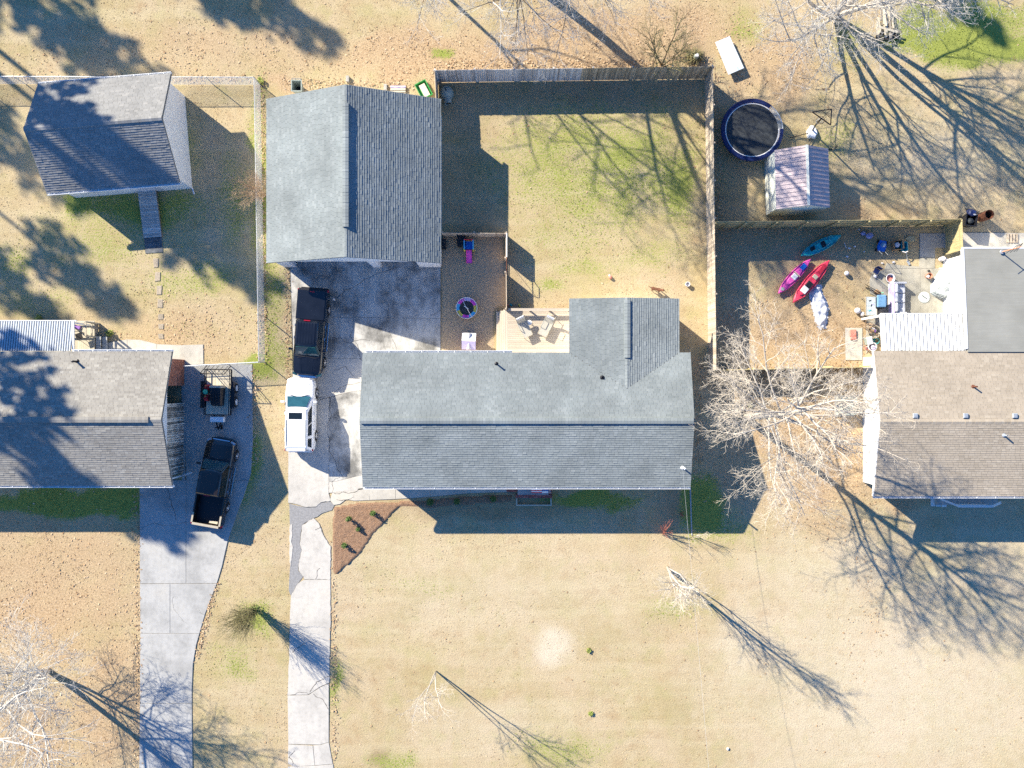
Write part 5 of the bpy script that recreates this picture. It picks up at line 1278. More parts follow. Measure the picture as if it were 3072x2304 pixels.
sc_ = thing('post_stub', 'pale round pipe stub standing in the brush pile', 'pipe', P(2084, 178)); MB().lathe([(.16, 0), (.16, .5), (.13, .62), (.12, .62), (.12, .3), (0, .3)], 18).build('pipe', 'igloo_grey', sc_, world=False); MB().lathe([(0, .66), (.10, .66), (.12, .62), (0, .62)], 18).build('cap', 'flag_white', sc_, world=False)
wp = thing('board_pile', 'heap of pale scrap boards on the green grass in the top corner', 'wood pile', P(2655, 78)); rr = random.Random(6)
for k in range(22):
    x, y = 2630 + rr.uniform(0, 46), 62 + rr.uniform(-22, 34); q = P(x, y, .3)
    piece('board', rr.choice(['pale_wood', 'pale_wood', 'pale_wood', 'weathered_wood']), (q.x, q.y, .18 + .25 * rr.random() + (.15 if 25 < x - 2620 < 45 else 0)), (rr.uniform(.09, .16), rr.uniform(.7, 1.5), .035), wp, rot=(rr.uniform(-.12, .12), rr.uniform(-.2, .2), rr.uniform(-.12, .12) + (1.3 if k % 9 == 0 else 0)))
mb = MB()
for k in range(14): mb.ico(P(2625 + rr.uniform(0, 70), 95 + rr.uniform(0, 22), .08), rr.uniform(.10, .22), (1, 1, .6), .25, 1)
mb.build('rubble', 'crack_fill', wp)

# ------------------------------------------------------------------ behind the garage
q = P(893, 262, .6); t = thing('open_bin', 'green grey open top bin standing behind the garage', 'bin', (q.x, q.y, 0))
mb = MB(); rg = lambda w_, h_, z: [(-w_, -h_, z), (w_, -h_, z), (w_, h_, z), (-w_, h_, z)]
mb.loft([rg(.22, .24, 0), rg(.31, .34, .85), rg(.35, .38, .86), rg(.35, .38, .90), rg(.29, .32, .90), rg(.20, .22, .1)]).build('tub', 'igloo_grey', t, world=False)
MB().box((0, 0, .12), (.38, .42, .03)).build('floor_panel', 'black_plastic', t, world=False); MB().tube([(-.3, .4, .85), (-.3, .46, .9), (.3, .46, .9), (.3, .4, .85)], .02, 6).build('handle', 'grey_plastic', t, world=False)
q = P(1272, 272); t = thing('green_tray', 'bright green tray holding a pale board behind the garage', 'tray', (q.x, q.y, 0), rad(28))
mb = MB(); mb.loft([rg(.36, .52, 0), rg(.40, .56, .22), rg(.35, .51, .22), rg(.33, .48, .04)]).build('tray', 'green_plastic', t, world=False); MB().box((.03, -.05, .12), (.40, .85, .10)).build('inset_board', 'pale_wood', t, world=False)
q = P(1195, 268); t = thing('pallet', 'low pale pallet lying behind the garage wall', 'pallet', (q.x, q.y, 0))
for k in range(4): piece('slat', 'lavender' if k == 0 else 'pale_wood', (q.x, q.y + .12 - k * .16, .14), (1.0, .11, .025), t)
for k in (-1, 0, 1): piece('bearer', 'weathered_wood', (q.x + k * .44, q.y - .12, .06), (.09, .62, .11), t)
for x, y, lab in ((1157, 264, 'pale block beside the pallet behind the garage'), (1044, 239, 'pale block alone in the leaves behind the garage ridge')):
    q = P(x, y); t = tag(MB().box((q.x, q.y, .1), (.2, .38, .2)).box((q.x, q.y, .203), (.08, .12, .01)).build('concrete_block', 'concrete_block', bevel=.01), lab, 'block', 'blocks behind the garage')
q = P(1339, 275, .4); ig = thing('igloo_doghouse', 'grey dome dog house with round doorway in the fence corner', 'dog house', (q.x, q.y, 0), rad(8))
prof = [(.46, 0), (.46, .12), (.44, .3), (.37, .5), (.24, .64), (.1, .70), (0, .71)]
MB().lathe(prof, 28).build('dome', 'igloo_grey', ig, world=False, smooth=True)
mb = MB(); mb.tube([(0, -.30, .24), (0, -.72, .22)], [.27, .25], 18, cap=False).build('tunnel', 'igloo_grey', ig, world=False, smooth=True)
MB().lathe([(.25, -.74), (.25, -.70), (.20, -.69), (.20, -.74), (.25, -.74)], 20, (0, 0, .22), 'y').build('doorway_rim', 'igloo_grey', ig, world=False); MB().lathe([(0, -.60), (.22, -.60)], 18, (0, 0, .22), 'y').build('doorway', 'dark_inside', ig, world=False)
MB().box((.0, .02, .70), (.07, .16, .04), rz=.3).build('vent', 'dark_inside', ig, world=False)

# ------------------------------------------------------------------ right back yard
def kayak(label, e0, e1, wd, m, z=.0, seats=1, group='kayaks in the right back yard', h=.30, tip=False):
    a, b = P(e0[0], e0[1], .2), P(e1[0], e1[1], .2); d = b - a; L = d.length
    c = (a + b) / 2; k = thing('kayak', label, 'kayak', (c.x, c.y, 0), math.atan2(d.y, d.x), group)
    rings = []; n = 16
    for i in range(n + 1):
        t = -1 + 2 * i / n; s = max(.02, (1 - abs(t) ** 2.3)); w_ = wd / 2 * s ** .8 + .004; hh = h * (.75 + .3 * abs(t) ** 2); x = t * L / 2
        z0 = .12 * abs(t) ** 3
        rings.append([(x, -w_ * .35, z0), (x, -w_ * .9, z0 + hh * .35), (x, -w_, hh * .75), (x, -w_ * .86, hh * .95), (x, -w_ * .5, hh), (x, 0, hh + .025 * s), (x, w_ * .5, hh), (x, w_ * .86, hh * .95), (x, w_, hh * .75), (x, w_ * .9, z0 + hh * .35), (x, w_ * .35, z0)])
    MB().loft(rings).build('hull', m, k, world=False, smooth=True)
    MB().tube([(-L * .46, 0, h * .98), (-L * .3, -wd * .36, h * .88), (0, -wd * .485, h * .80), (L * .3, -wd * .36, h * .88), (L * .46, 0, h * .98), (L * .3, wd * .36, h * .88), (0, wd * .485, h * .8), (-L * .3, wd * .36, h * .88), (-L * .46, 0, h * .98)], .022, 6).build('gunwale', m, k, world=False)
    return k, L, h
def well(k, x, l, w_, h, m='dark_inside'):
    MB().lathe([(0, h + .031), (.9, h + .031), (1.0, h + .012), (1.0, h - .03)], 16).build('cockpit_well', m, k, world=False).scale = (l / 2, w_ / 2, 1)
k, L, h = kayak('teal kayak lying in the shade of the board fence', (2402, 767), (2522, 706), .78, 'teal_plastic')
well(k, -.05, 1.5, .44, h, 'teal_plastic'); MB().box((.12, 0, h + .09), (.26, .40, .16)).build('seat', 'black_plastic', k, world=False, bevel=.04); MB().box((-.62, .06, h + .04), (.32, .26, .06)).build('foot_well', 'black_plastic', k, world=False, bevel=.02); MB().tube([(-1.1, .05, h), (-1.0, .1, h + .08), (-.9, .05, h)], .015, 5).build('handle', 'black_plastic', k, world=False)
k, L, h = kayak('pink magenta kayak with blue hatch lying left of the red one', (2334, 881), (2430, 778), .66, 'kayak_pink')
well(k, 0, 1.5, .42, h, 'kayak_pink'); MB().box((-.05, 0, h + .07), (.36, .36, .12)).build('seat', 'flag_white', k, world=False, bevel=.04); MB().box((.17, 0, h + .1), (.06, .5, .14)).build('seat_back', 'tan_trim', k, world=False)
MB().box((.85, 0, h + .03), (.42, .30, .05)).build('hatch', 'blue_plastic', k, world=False, bevel=.02); MB().lathe([(0, h + .05), (.11, h + .045), (.13, h + .01)], 16, (-1.15, 0, 0)).build('hatch', 'grey_plastic', k, world=False)
k, L, h = kayak('red two seat kayak lying beside the crumpled white tarp', (2378, 908), (2486, 782), .80, 'kayak_red', h=.34)
well(k, 0, 2.4, .5, h, 'kayak_red')
for x in (-.75,): MB().box((x, 0, h + .08), (.46, .42, .12)).build('seat', 'flag_white', k, world=False, bevel=.05); MB().box((x + .45, 0, h + .09), (.44, .40, .14)).build('seat_back', 'black_plastic', k, world=False, bevel=.05)
MB().box((.35, .02, h + .08), (.28, .34, .1)).build('seat', 'tan_trim', k, world=False, bevel=.04); MB().box((1.05, 0, h + .03), (.75, .26, .03)).build('foot_well', 'red_cloth', k, world=False, bevel=.01)

def cloth(name, label, cat, poly, m, hz, seed, step=.07, freq=3.2, dome=0.0):
    o = lumpy(poly, .02, step, hz, name, m, seed); me = o.data
    cx = sum(P(*p).x for p in poly) / len(poly); cy = sum(P(*p).y for p in poly) / len(poly)
    for v in me.vertices:
        if v.co.z > -.02:
            r = (noise.noise(Vector((v.co.x * freq, v.co.y * freq, seed))) + .6 * abs(noise.noise(Vector((v.co.x * freq * 2.3, v.co.y * freq * 1.1, seed + 2)))))
            v.co.z = max(.02, .05 + hz * (1 + 1.4 * r) + dome * max(0, 1 - ((v.co.x - cx) ** 2 + (v.co.y - cy) ** 2) / 1.1))
        else: v.co.z = .01
    return tag(o, label, cat)
cloth('tarp', 'crumpled white plastic tarp trailing from the red kayak', 'tarp', [(2440, 858), (2452, 853), (2464, 856), (2468, 880), (2478, 900), (2487, 925), (2484, 950), (2478, 985), (2462, 990), (2448, 975), (2440, 940), (2430, 905), (2428, 880)], 'tarp', .10, 3)
cloth('plastic_sheet', 'clear plastic sheet heaped over a pile by the white wall', 'plastic sheet', [(2800, 830), (2815, 806), (2835, 800), (2850, 812), (2849, 850), (2846, 880), (2838, 905), (2822, 902), (2800, 892), (2786, 880), (2784, 860)], 'clear_sheet', .14, 7, dome=.55)
def trash_bag(label, x, y, r):
    q = P(x, y, .1); t = MB().ico((q.x, q.y, r * .55), r, (1, .9, .62), .16, 2); t.tube([(q.x, q.y, r * 1.05), (q.x + .03, q.y, r * 1.4)], [.03, .06], 7); return tag(t.build('trash_bag', 'bag_blue'), label, 'bag', 'bluish bags near the fence')
trash_bag('small bluish bag near the fence, left of the larger one', 2590, 700, .16); trash_bag('larger bluish bag near the fence by the blue mower', 2608, 708, .24)
# push mower
q = P(2648, 738, .3); mw = thing('lawn_mower', 'blue push lawn mower standing in the shade by the fence', 'lawn mower', (q.x, q.y, 0), rad(-12))
MB().loft([[(-.24, -.34, z), (.24, -.34, z), (.28, 0, z), (.22, .38, z), (-.22, .38, z), (-.28, 0, z)] for z in (.1, .26)]).build('deck', 'blue_plastic', mw, world=False, bevel=.03)
MB().lathe([(0, .46), (.1, .46), (.14, .42), (.15, .26)], 16, (0, .08, 0)).build('engine', 'grill_blue', mw, world=False); MB().box((.02, .02, .44), (.1, .2, .06)).build('engine_cover', 'flag_white', mw, world=False, bevel=.01)
for sx in (-1, 1):
    for y in (-.28, .3): MB().lathe([(0, -.03), (.11, -.03), (.12, 0), (.11, .03), (0, .03)], 16, (sx * .29, y, .12), 'x').build('wheel', 'rubber', mw, world=False)
    MB().tube([(sx * .22, -.3, .24), (sx * .2, -.72, .95)], .015, 6).build('handle_bar', 'galvanised', mw, world=False)
MB().tube([(-.2, -.72, .95), (.2, -.72, .95)], .018, 6).build('grip', 'black_plastic', mw, world=False)
q = P(2686, 738); t = thing('cardboard_box', 'open brown cardboard box with scrap beside the mower', 'box', (q.x, q.y, 0), rad(5))
mb = MB(); mb.loft([rg(.28, .30, 0), rg(.28, .30, .42), rg(.265, .285, .42), rg(.265, .285, .05)]).build('carton', 'cardboard', t, world=False); MB().box((.32, .0, .40), (.16, .5, .012), M=Matrix.Rotation(.4, 3, 'Y')).build('flap', 'cardboard', t, world=False)
MB().ico((-.05, .02, .3), .2, (1, 1, .5), .25, 1).build('scrap', 'tarp', t, world=False)
q = P(2705, 742); t = thing('toy_cart', 'dark green plastic cart with white handle beside the cardboard box', 'cart', (q.x, q.y, 0), rad(2))
mb = MB(); mb.loft([rg(.16, .25, .1), rg(.20, .30, .38), rg(.17, .27, .38), rg(.13, .21, .15)]).build('tub', 'teal_plastic', t, world=False); MB().tube([(-.18, -.34, .4), (0, -.42, .45), (.18, -.34, .4)], .03, 6).build('handle', 'flag_white', t, world=False)
MB().tube([(.08, -.42, .4), (.3, -.95, .1)], .018, 6).build('tow_bar', 'galvanised', t, world=False); MB().box((.38, -1.05, .06), (.14, .3, .05), rz=.5).build('blade', 'galvanised', t, world=False)
for sx in (-1, 1):
    for y in (-.2, .2): MB().lathe([(0, -.02), (.09, -.02), (.1, 0), (.09, .02), (0, .02)], 12, (sx * .19, y, .1), 'x').build('wheel', 'rubber', t, world=False)
st_ = MB().loft([[P(2733 + 14 * math.cos(a) * s * (1 + .18 * math.sin(2.3 * a + .6)), 716 + 10 * math.sin(a) * s, z) for a in [k * .524 for k in range(12)]] for s, z in ((1.0, 0), (1.0, .06), (.9, .09))]).build('flat_stone', 'stone', bevel=.01); tag(st_, 'flat tan stone lying in the shade near the concrete strip', 'stone')
# sofa
q = P(2693, 895, .4); sf = thing('outdoor_sofa', 'light grey cushioned sofa standing on the patio', 'sofa', (q.x, q.y, 0))
MB().box((0, 0, .16), (.95, 2.0, .2)).build('base', 'sofa_fabric', sf, world=False, bevel=.03)
for k in range(3):
    MB().box((.15, -.62 + k * .62, .36), (.68, .60, .2)).build('seat_cushion', 'sofa_fabric', sf, world=False, bevel=.07)
    MB().box((-.27, -.62 + k * .62, .58), (.24, .60, .46)).build('back_cushion', 'sofa_fabric', sf, world=False, bevel=.08)
MB().box((-.43, 0, .5), (.12, 2.0, .62)).build('back_frame', 'lavender', sf, world=False, bevel=.03)
for s in (-1, 1): MB().box((.03, s * .99, .42), (.90, .14, .5)).build('arm', 'sofa_fabric', sf, world=False, bevel=.04)
for sx in (-.4, .4):
    for sy in (-.9, .9): MB().box((sx, sy, .04), (.06, .06, .1)).build('leg', 'dark_metal', sf, world=False)
q = P(2645, 904, .9); gr = thing('gas_grill', 'blue lidded gas grill on the patio left of the sofa', 'grill', (q.x, q.y, 0))
MB().box((.02, -.08, .4), (.62, .72, .76)).build('cabinet', 'dark_metal', gr, world=False, bevel=.02); MB().box((0, .02, .87), (.56, .80, .18)).build('lid', 'grill_blue', gr, world=False, bevel=.05)
MB().box((.36, .0, .78), (.12, .78, .04)).build('side_shelf', 'black_plastic', gr, world=False); MB().tube([(.30, -.25, .92), (.30, .3, .92)], .018, 6).build('handle', 'chrome', gr, world=False)
for sy in (-.36, .3): MB().lathe([(0, -.03), (.1, -.03), (.1, .03), (0, .03)], 12, (-.26, sy, .1), 'x').build('wheel', 'rubber', gr, world=False)
q = P(2614, 918, .7); gtb = thing('glass_table', 'rectangular glass table at the patio edge beside the grill', 'table', (q.x, q.y, 0))
MB().box((0, 0, .70), (.70, 1.2, .02)).build('table_top', 'clear_sheet', gtb, world=False)
for sx in (-1, 1):
    MB().box((sx * .35, 0, .70), (.04, 1.24, .04)).build('rim', 'tan_trim', gtb, world=False)
    for sy in (-1, 1): MB().tube([(sx * .3, sy * .55, .69), (sx * .33, sy * .58, 0)], .02, 6).build('leg', 'tan_trim', gtb, world=False)
for k, (x, y, a_, m_) in enumerate(((-.1, .35, .3, 'dark_metal'), (.0, .05, 1.2, 'dark_metal'), (-.1, -.3, .2, 'teal_plastic'), (.12, .1, -.3, 'lavender'))): MB().box((x, y, .72), (.16, .05, .02), rz=a_).build('utensil', m_, gtb, world=False)
q = P(2671, 835, .3); t = thing('fire_bowl', 'white rimmed pink bowl on the patio at the end of the sofa', 'bowl', (q.x, q.y, 0)); MB().lathe([(0, .05), (.2, .05), (.29, .34), (.31, .36), (.27, .36), (.2, .12), (0, .12)], 22).build('bowl', 'flag_white', t, world=False, smooth=True); MB().lathe([(0, .24), (.2, .22), (.23, .2)], 18).build('contents', 'salmon', t, world=False); MB().box((.1, .14, .27), (.16, .1, .06), rz=.4).build('cloth', 'navy_vinyl', t, world=False, bevel=.02)
q = P(2773, 892, .05); t = thing('round_lid', 'round grey lid lying on the patio concrete', 'lid', (q.x, q.y, .03)); MB().lathe([(0, .06), (.30, .05), (.37, .03), (.38, .0), (0, 0)], 28).build('disc', 'clear_sheet', t, world=False); MB().box((0, 0, .07), (.42, .03, .02), rz=rad(-35)).build('handle', 'dark_metal', t, world=False)
q = P(2786, 828, .2); t = thing('clay_pot', 'clay and white pot standing on the patio beside the plastic sheet', 'pot', (q.x, q.y, 0)); MB().lathe([(0, 0), (.13, 0), (.19, .3), (.2, .34), (.16, .34), (.13, .1), (0, .1)], 18).build('pot', 'terracotta', t, world=False); MB().ico((-.1, -.04, .3), .12, (1, 1, .7), .1, 1).build('white_stone', 'flag_white', t, world=False)
q = P(2785, 813); tag(MB().ico((q.x, q.y, .06), .08, (1, 1, .8), .05, 2).build('dark_ball', 'black_plastic', smooth=True), 'small dark ball on the patio above the clay pot', 'ball')
q = P(2832, 775, .4); t = thing('white_jug', 'white jug with blue side leaning at the corner of the white wall', 'jug', (q.x, q.y, 0)); MB().lathe([(0, 0), (.14, 0), (.15, .35), (.05, .46), (.05, .52), (0, .52)], 16).build('body', 'flag_white', t, world=False); MB().tube([(.1, 0, .42), (.2, 0, .36), (.14, 0, .2)], .02, 6).build('handle', 'blue_plastic', t, world=False)
q = P(2540, 820, .16); tag(MB().ico((q.x, q.y, .16), .155, (1, 1, 1), 0, 3).build('white_ball', 'flag_white', smooth=True), 'white ball alone on the grass right of the kayaks', 'ball', 'white balls in the right yard')
q = P(2573, 932, .2); tag(MB().ico((q.x, q.y, .2), .2, (1, 1, 1), 0, 3).build('white_ball', 'tarp', smooth=True), 'larger greyish ball at the patio corner beside the white post', 'ball', 'white balls in the right yard')
q = P(2587, 942, .15); tag(MB().ico((q.x, q.y, .15), .15, (1, 1, 1), 0, 3).build('white_ball', 'flag_white', smooth=True), 'smaller white ball at the patio corner beside the white post', 'ball', 'white balls in the right yard')
q = P(2561, 1002, .2); t = thing('seat_cushion', 'salmon square cushion lying on the pale side slab', 'cushion', (q.x, q.y, .03), rad(2)); MB().box((0, .08, .07), (.42, .46, .14)).build('cushion', 'salmon', t, world=False, bevel=.05); MB().box((.02, -.26, .06), (.40, .22, .12)).build('cushion', 'salmon', t, world=False, bevel=.04)
# clutter at the side of the patio cover
q = P(2622, 995, .3); t = thing('wicker_basket', 'wide pale wicker basket full of odds and ends by the patio cover', 'basket', (q.x, q.y, 0)); MB().lathe([(0, .04), (.32, .04), (.42, .32), (.45, .34), (.40, .34), (.3, .12), (0, .12)], 24).build('basket', 'tan_trim', t, world=False)
rr = random.Random(12)
for k in range(9): MB().ico((rr.uniform(-.24, .24), rr.uniform(-.24, .24), .26), rr.uniform(.06, .12), (1, 1, .7), .2, 1).build('item', rr.choice(['flag_white', 'cardboard', 'dark_metal', 'tarp', 'purple']), t, world=False)
q = P(2625, 974, .5); t = cloth('red_blanket', 'dark red blanket draped beside the white patio post', 'blanket', [(2612, 972), (2622, 968), (2632, 972), (2640, 968), (2642, 982), (2628, 985), (2614, 980)], 'red_cloth', .2, 13, step=.05)
q = P(2618, 1040, .4); t = thing('ice_bucket', 'white round bucket with ring handle near the roof corner', 'bucket', (q.x, q.y, 0)); MB().lathe([(0, 0), (.22, 0), (.27, .4), (.29, .42), (.25, .42), (.2, .08), (0, .08)], 22).build('pail', 'flag_white', t, world=False); MB().tube([(-.26, 0, .42), (-.12, .1, .6), (.12, .1, .6), (.26, 0, .42)], .015, 6).build('handle', 'dark_metal', t, world=False); MB().lathe([(0, .46), (.12, .46), (.16, .40)], 16, (.04, -.06, 0)).build('lid', 'lavender', t, world=False)
q = P(2609, 1022, .4); t = thing('cooler', 'pale mint cooler box between the basket and the white bucket', 'cooler', (q.x, q.y, 0), rad(12)); MB().box((0, 0, .2), (.34, .5, .4)).build('tub', 'igloo_grey', t, world=False, bevel=.03); MB().box((0, 0, .43), (.36, .52, .07)).build('lid', 'tarp', t, world=False, bevel=.03)
q = P(2636, 1022, .4); t = thing('hose_reel', 'coiled green hose in the shade beside the patio cover', 'hose', (q.x, q.y, 0)); mb = MB()
for k in range(4): mb.lathe([(.2 - .02 * k, .03), (.22 - .02 * k, .05), (.24 - .02 * k, .03), (.22 - .02 * k, .01), (.2 - .02 * k, .03)], 18, (0, 0, .05 * k))
mb.build('coil', 'teal_plastic', t, world=False)
q = P(2606, 1044, .3); t = thing('red_bucket', 'small red bucket at the foot of the white bucket', 'bucket', (q.x, q.y, 0)); MB().lathe([(0, 0), (.1, 0), (.14, .26), (.12, .26), (.09, .05), (0, .05)], 16).build('pail', 'salmon', t, world=False); MB().tube([(-.13, 0, .26), (0, .05, .36), (.13, 0, .26)], .01, 5).build('handle', 'dark_metal', t, world=False)
q = P(2634, 812, .5); t = thing('folding_chair', 'dark folding chair lying among scrap on the stone path', 'chair', (q.x, q.y, 0), rad(-30)); MB().box((0, 0, .3), (.36, .34, .03)).build('seat', 'navy_vinyl', t, world=False); MB().box((0, .2, .5), (.36, .04, .36)).build('backrest', 'navy_vinyl', t, world=False)
for sx in (-1, 1):
    for sy in (-1, 1): MB().tube([(sx * .17, sy * .15, .3), (sx * .2, sy * .22, 0)], .014, 5).build('leg', 'galvanised', t, world=False)
q = P(2620, 870, .2); t = thing('scrap_frame', 'dark metal frame leaning at the patio edge near the glass table', 'frame', (q.x, q.y, 0), rad(-35)); MB().tube([(-.55, .05, .1), (.5, .05, .35)], .025, 6).tube([(-.5, -.08, .05), (.52, -.05, .3)], .025, 6).build('bar', 'dark_metal', t, world=False); MB().box((.3, .05, .18), (.3, .22, .2)).build('block', 'cardboard', t, world=False); MB().tube([(.45, .1, .1), (.6, .2, .3), (.75, .1, .1), (.62, -.02, .25)], .03, 6).build('hose_loop', 'mint_plastic', t, world=False)
q = P(2655, 862, .1); t = thing('long_pole', 'thin grey pole lying across the patio towards the white bowl', 'pole', (q.x, q.y, .06)); MB().tube([P(2627, 832, .08), P(2676, 872, .12)], .02, 6).build('pole', 'grey_plastic', t); MB().ico(tuple(P(2626, 828, .12)), .13, (1, 1.2, .6), .1, 1).build('white_head', 'flag_white', t)
rr = random.Random(21); tint = ['white', 'grey', 'blue']
spots = [(2577, 689, 'left of the bags'), (2564, 740, 'under the teal kayak'), (2541, 770, 'right of the teal kayak'), (2646, 790, 'at the path edge'), (2592, 755, 'between kayak and mower'), (2547, 745, 'beside the thin stick'), (2680, 787, 'below the cardboard box')]
for x, y, wh in spots:
    q = P(x, y); tag(MB().ico((q.x, q.y, .04), rr.uniform(.05, .10), (1.2, .8, .5), .3, 1).build('litter_scrap', 'flag_white'), 'scrap of white litter in the right yard ' + wh, 'litter', 'bits of litter')
tag(MB().tube([P(2533, 728, .03), P(2539, 745, .03)], .02, 6).build('white_stick', 'flag_white'), 'thin white stick lying in the shade right of the teal kayak', 'stick')
# bins by the fence corner
q = P(2913, 660, .9); t = thing('trash_cart', 'black wheeled trash cart overflowing with bags by the fence corner', 'bin', (q.x, q.y, 0), rad(-8))
mb = MB(); mb.loft([rg(.26, .28, .05), rg(.36, .38, .95), rg(.38, .40, .97), rg(.32, .34, .97), rg(.24, .26, .3)]).build('tub', 'black_plastic', t, world=False); MB().ico((0, -.06, .82), .2, (1.2, 1, .6), .15, 2).build('trash', 'mat_black', t, world=False)
MB().box((.02, .62, .80), (.66, .5, .05), M=Matrix.Rotation(rad(-50), 3, 'X')).build('lid', 'black_plastic', t, world=False); MB().ico((-.05, .46, .92), .28, (1.1, .8, .7), .2, 2).build('trash', 'navy_vinyl', t, world=False); MB().ico((.05, .36, 1.0), .14, (1.4, .5, .5), .1, 2).build('trash', 'flag_white', t, world=False)
for sx in (-1, 1): MB().lathe([(0, -.03), (.14, -.03), (.14, .03), (0, .03)], 14, (sx * .3, .3, .14), 'x').build('wheel', 'rubber', t, world=False)
q = P(2955, 648, .45); t = thing('rusty_barrel', 'open rusty burn barrel beside the black trash cart', 'barrel', (q.x, q.y, 0))
MB().lathe([(0, .02), (.29, .02), (.30, .28), (.315, .30), (.30, .32), (.30, .58), (.315, .60), (.30, .62), (.30, .88), (.31, .90), (.285, .90), (.28, .1), (0, .1)], 26).build('drum', 'rust_metal', t, world=False)
MB().lathe([(0, .3), (.28, .3)], 18).build('ash', 'crack_fill', t, world=False)
q = P(3035, 715); t = thing('broken_crate', 'pinkish broken crate lying on the rear concrete strip', 'crate', (q.x, q.y, .03))
for k in range(4): piece('slat', 'pink_fence_wood', (q.x - .3 + k * .2, q.y, .1), (.12, .6, .03), t)
for s in (-1, 1): piece('rail', 'pink_fence_wood', (q.x, q.y + s * .25, .06), (.75, .05, .06), t)
# air conditioner
q = P(2541, 1218, .45); ac = thing('air_conditioner', 'square pale grey air conditioner unit beside the right house', 'air conditioner', (q.x, q.y, 0))
MB().box((0, 0, .03), (1.25, 1.4, .08)).build('pad', 'concrete_grey', ac, world=False); MB().box((0, 0, .42), (1.05, 1.15, .7)).build('cabinet', 'ac_metal', ac, world=False, bevel=.03)
MB().lathe([(.42, .78), (.45, .80), (.48, .78)], 24).lathe([(.3, .78), (.31, .79), (.32, .78)], 24).lathe([(.16, .78), (.17, .79), (.18, .78)], 24).build('fan_grille', 'dark_metal', ac, world=False); MB().lathe([(0, .775), (.42, .775)], 24).build('fan_opening', 'grey_plastic', ac, world=False)
q = P(2586, 1228, .1); t = tag(MB().ico((q.x, q.y, .06), .3, (.9, 1.1, .3), .12, 2).build('splash_stone', 'concrete_block', smooth=True), 'pale rounded stone between the air conditioner and white wall', 'stone')
# small yard things
q = P(2062, 853, .1); t = thing('white_pail', 'small white pail on the lawn near the right fence', 'pail', (q.x, q.y, 0)); MB().lathe([(0, 0), (.12, 0), (.15, .22), (.16, .24), (.13, .24), (.11, .03), (0, .03)], 16).build('pail', 'flag_white', t, world=False)
q = P(1831, 832, .1); t = thing('red_toy', 'small red and white toy on the lawn above the rear wing', 'toy', (q.x, q.y, 0)); MB().ico((0, 0, .1), .12, (1, 1, .9), .08, 2).build('ball', 'salmon', t, world=False); MB().ico((-.05, .12, .09), .08, (1, 1, .8), .1, 1).build('patch', 'flag_white', t, world=False)
q = P(2182 - 100 + 100, 2248, .05)
q = P(2183, 2246, .05); tag(MB().ico((q.x, q.y, .06), .09, (1, 1.3, .6), .2, 1).build('pale_cup', 'flag_white'), 'small pale cup lying on the lower right lawn', 'litter')
q = P(1035, 745)
for x, y, m_, lab in ((1524, 916, 'salmon', 'small pink toy at the fence end beside the deck'), (1533, 915, 'teal_plastic', 'tiny teal toy in the shade above the deck'), (1558, 916, 'yellow_plastic', 'small yellow toy in the shade above the deck'), (1010, 766, 'flag_white', 'white scrap on the drive before the garage doors'), (1002, 898, 'flag_white', 'white card lying beside the black pickup')):
    q = P(x, y, .05); tag(MB().box((q.x, q.y, .07), (.10, .18, .06), rz=.5).ico((q.x, q.y, .1), .06, (1, 1, .7), .1, 1).build('toy' if 'toy' in lab else 'paper_scrap', m_), lab, 'toy' if 'toy' in lab else 'litter')
# chair on the left deck
q = P(248, 1010, .62); t = thing('patio_chair', 'dark metal chair standing on the plank deck of the left house', 'chair', (q.x, q.y, .6), rad(20))
MB().box((0, 0, .42), (.42, .42, .03)).build('seat', 'dark_metal', t, world=False); MB().tube([(-.2, .2, .42), (-.18, .24, .85), (0, .26, .95), (.18, .24, .85), (.2, .2, .42)], .018, 6).build('backrest', 'dark_metal', t, world=False)
for sx in (-1, 1):
    for sy in (-1, 1): MB().tube([(sx * .19, sy * .19, .42), (sx * .21, sy * .21, 0)], .015, 6).build('leg', 'dark_metal', t, world=False)
q = P(230, 981, .65); t = thing('purple_cushion', 'purple cushion on the plank deck at the metal porch roof', 'cushion', (q.x, q.y, .6), rad(-20)); MB().box((0, 0, .05), (.5, .22, .09)).build('cushion', 'purple', t, world=False, bevel=.03)

# ------------------------------------------------------------------ the brown dog
def dog():
    q = P(1970, 868, .35); t = thing('dog', 'brown dog standing on the lawn above the rear wing', 'dog', (q.x, q.y, 0), rad(-13))
    v = [(-.28, 0, .42), (-.12, 0, .44), (.08, 0, .43), (.22, 0, .45), (.32, 0, .54), (.41, 0, .60), (.50, 0, .57)]
    e = [(i, i + 1) for i in range(6)]; r = [.085, .095, .105, .10, .065, .075, .035]
    def chain(root, pts, rs):
        last = root
        for p, k in zip(pts, rs): v.append(p); r.append(k); e.append((last, len(v) - 1)); last = len(v) - 1
    for s in (-1, 1):
        chain(3, [(.22, s * .075, .33), (.20, s * .08, .18), (.215, s * .08, .05), (.25, s * .08, .02)], [.045, .028, .022, .025])
        chain(0, [(-.26, s * .08, .33), (-.20, s * .085, .24), (-.31, s * .085, .14), (-.29, s * .085, .04), (-.255, s * .085, .02)], [.055, .042, .022, .020, .025])
        chain(5, [(.37, s * .07, .66), (.36, s * .09, .60)], [.02, .025])
    chain(0, [(-.38, .0, .46), (-.50, .03, .50), (-.60, .07, .49)], [.03, .022, .012])
    me = bpy.data.meshes.new('body'); me.from_pydata(v, e, []); me.materials.append(M['skin_dog'])
    o = bpy.data.objects.new('body', me); col.objects.link(o); o.parent = t
    sk = o.modifiers.new('skin', 'SKIN')
    if not me.skin_vertices: me.attributes
    for i, k in enumerate(r): me.skin_vertices[0].data[i].radius = (k, k)
    me.skin_vertices[0].data[1].use_root = True
    sb = o.modifiers.new('sub', 'SUBSURF'); sb.levels = 1; sb.render_levels = 2
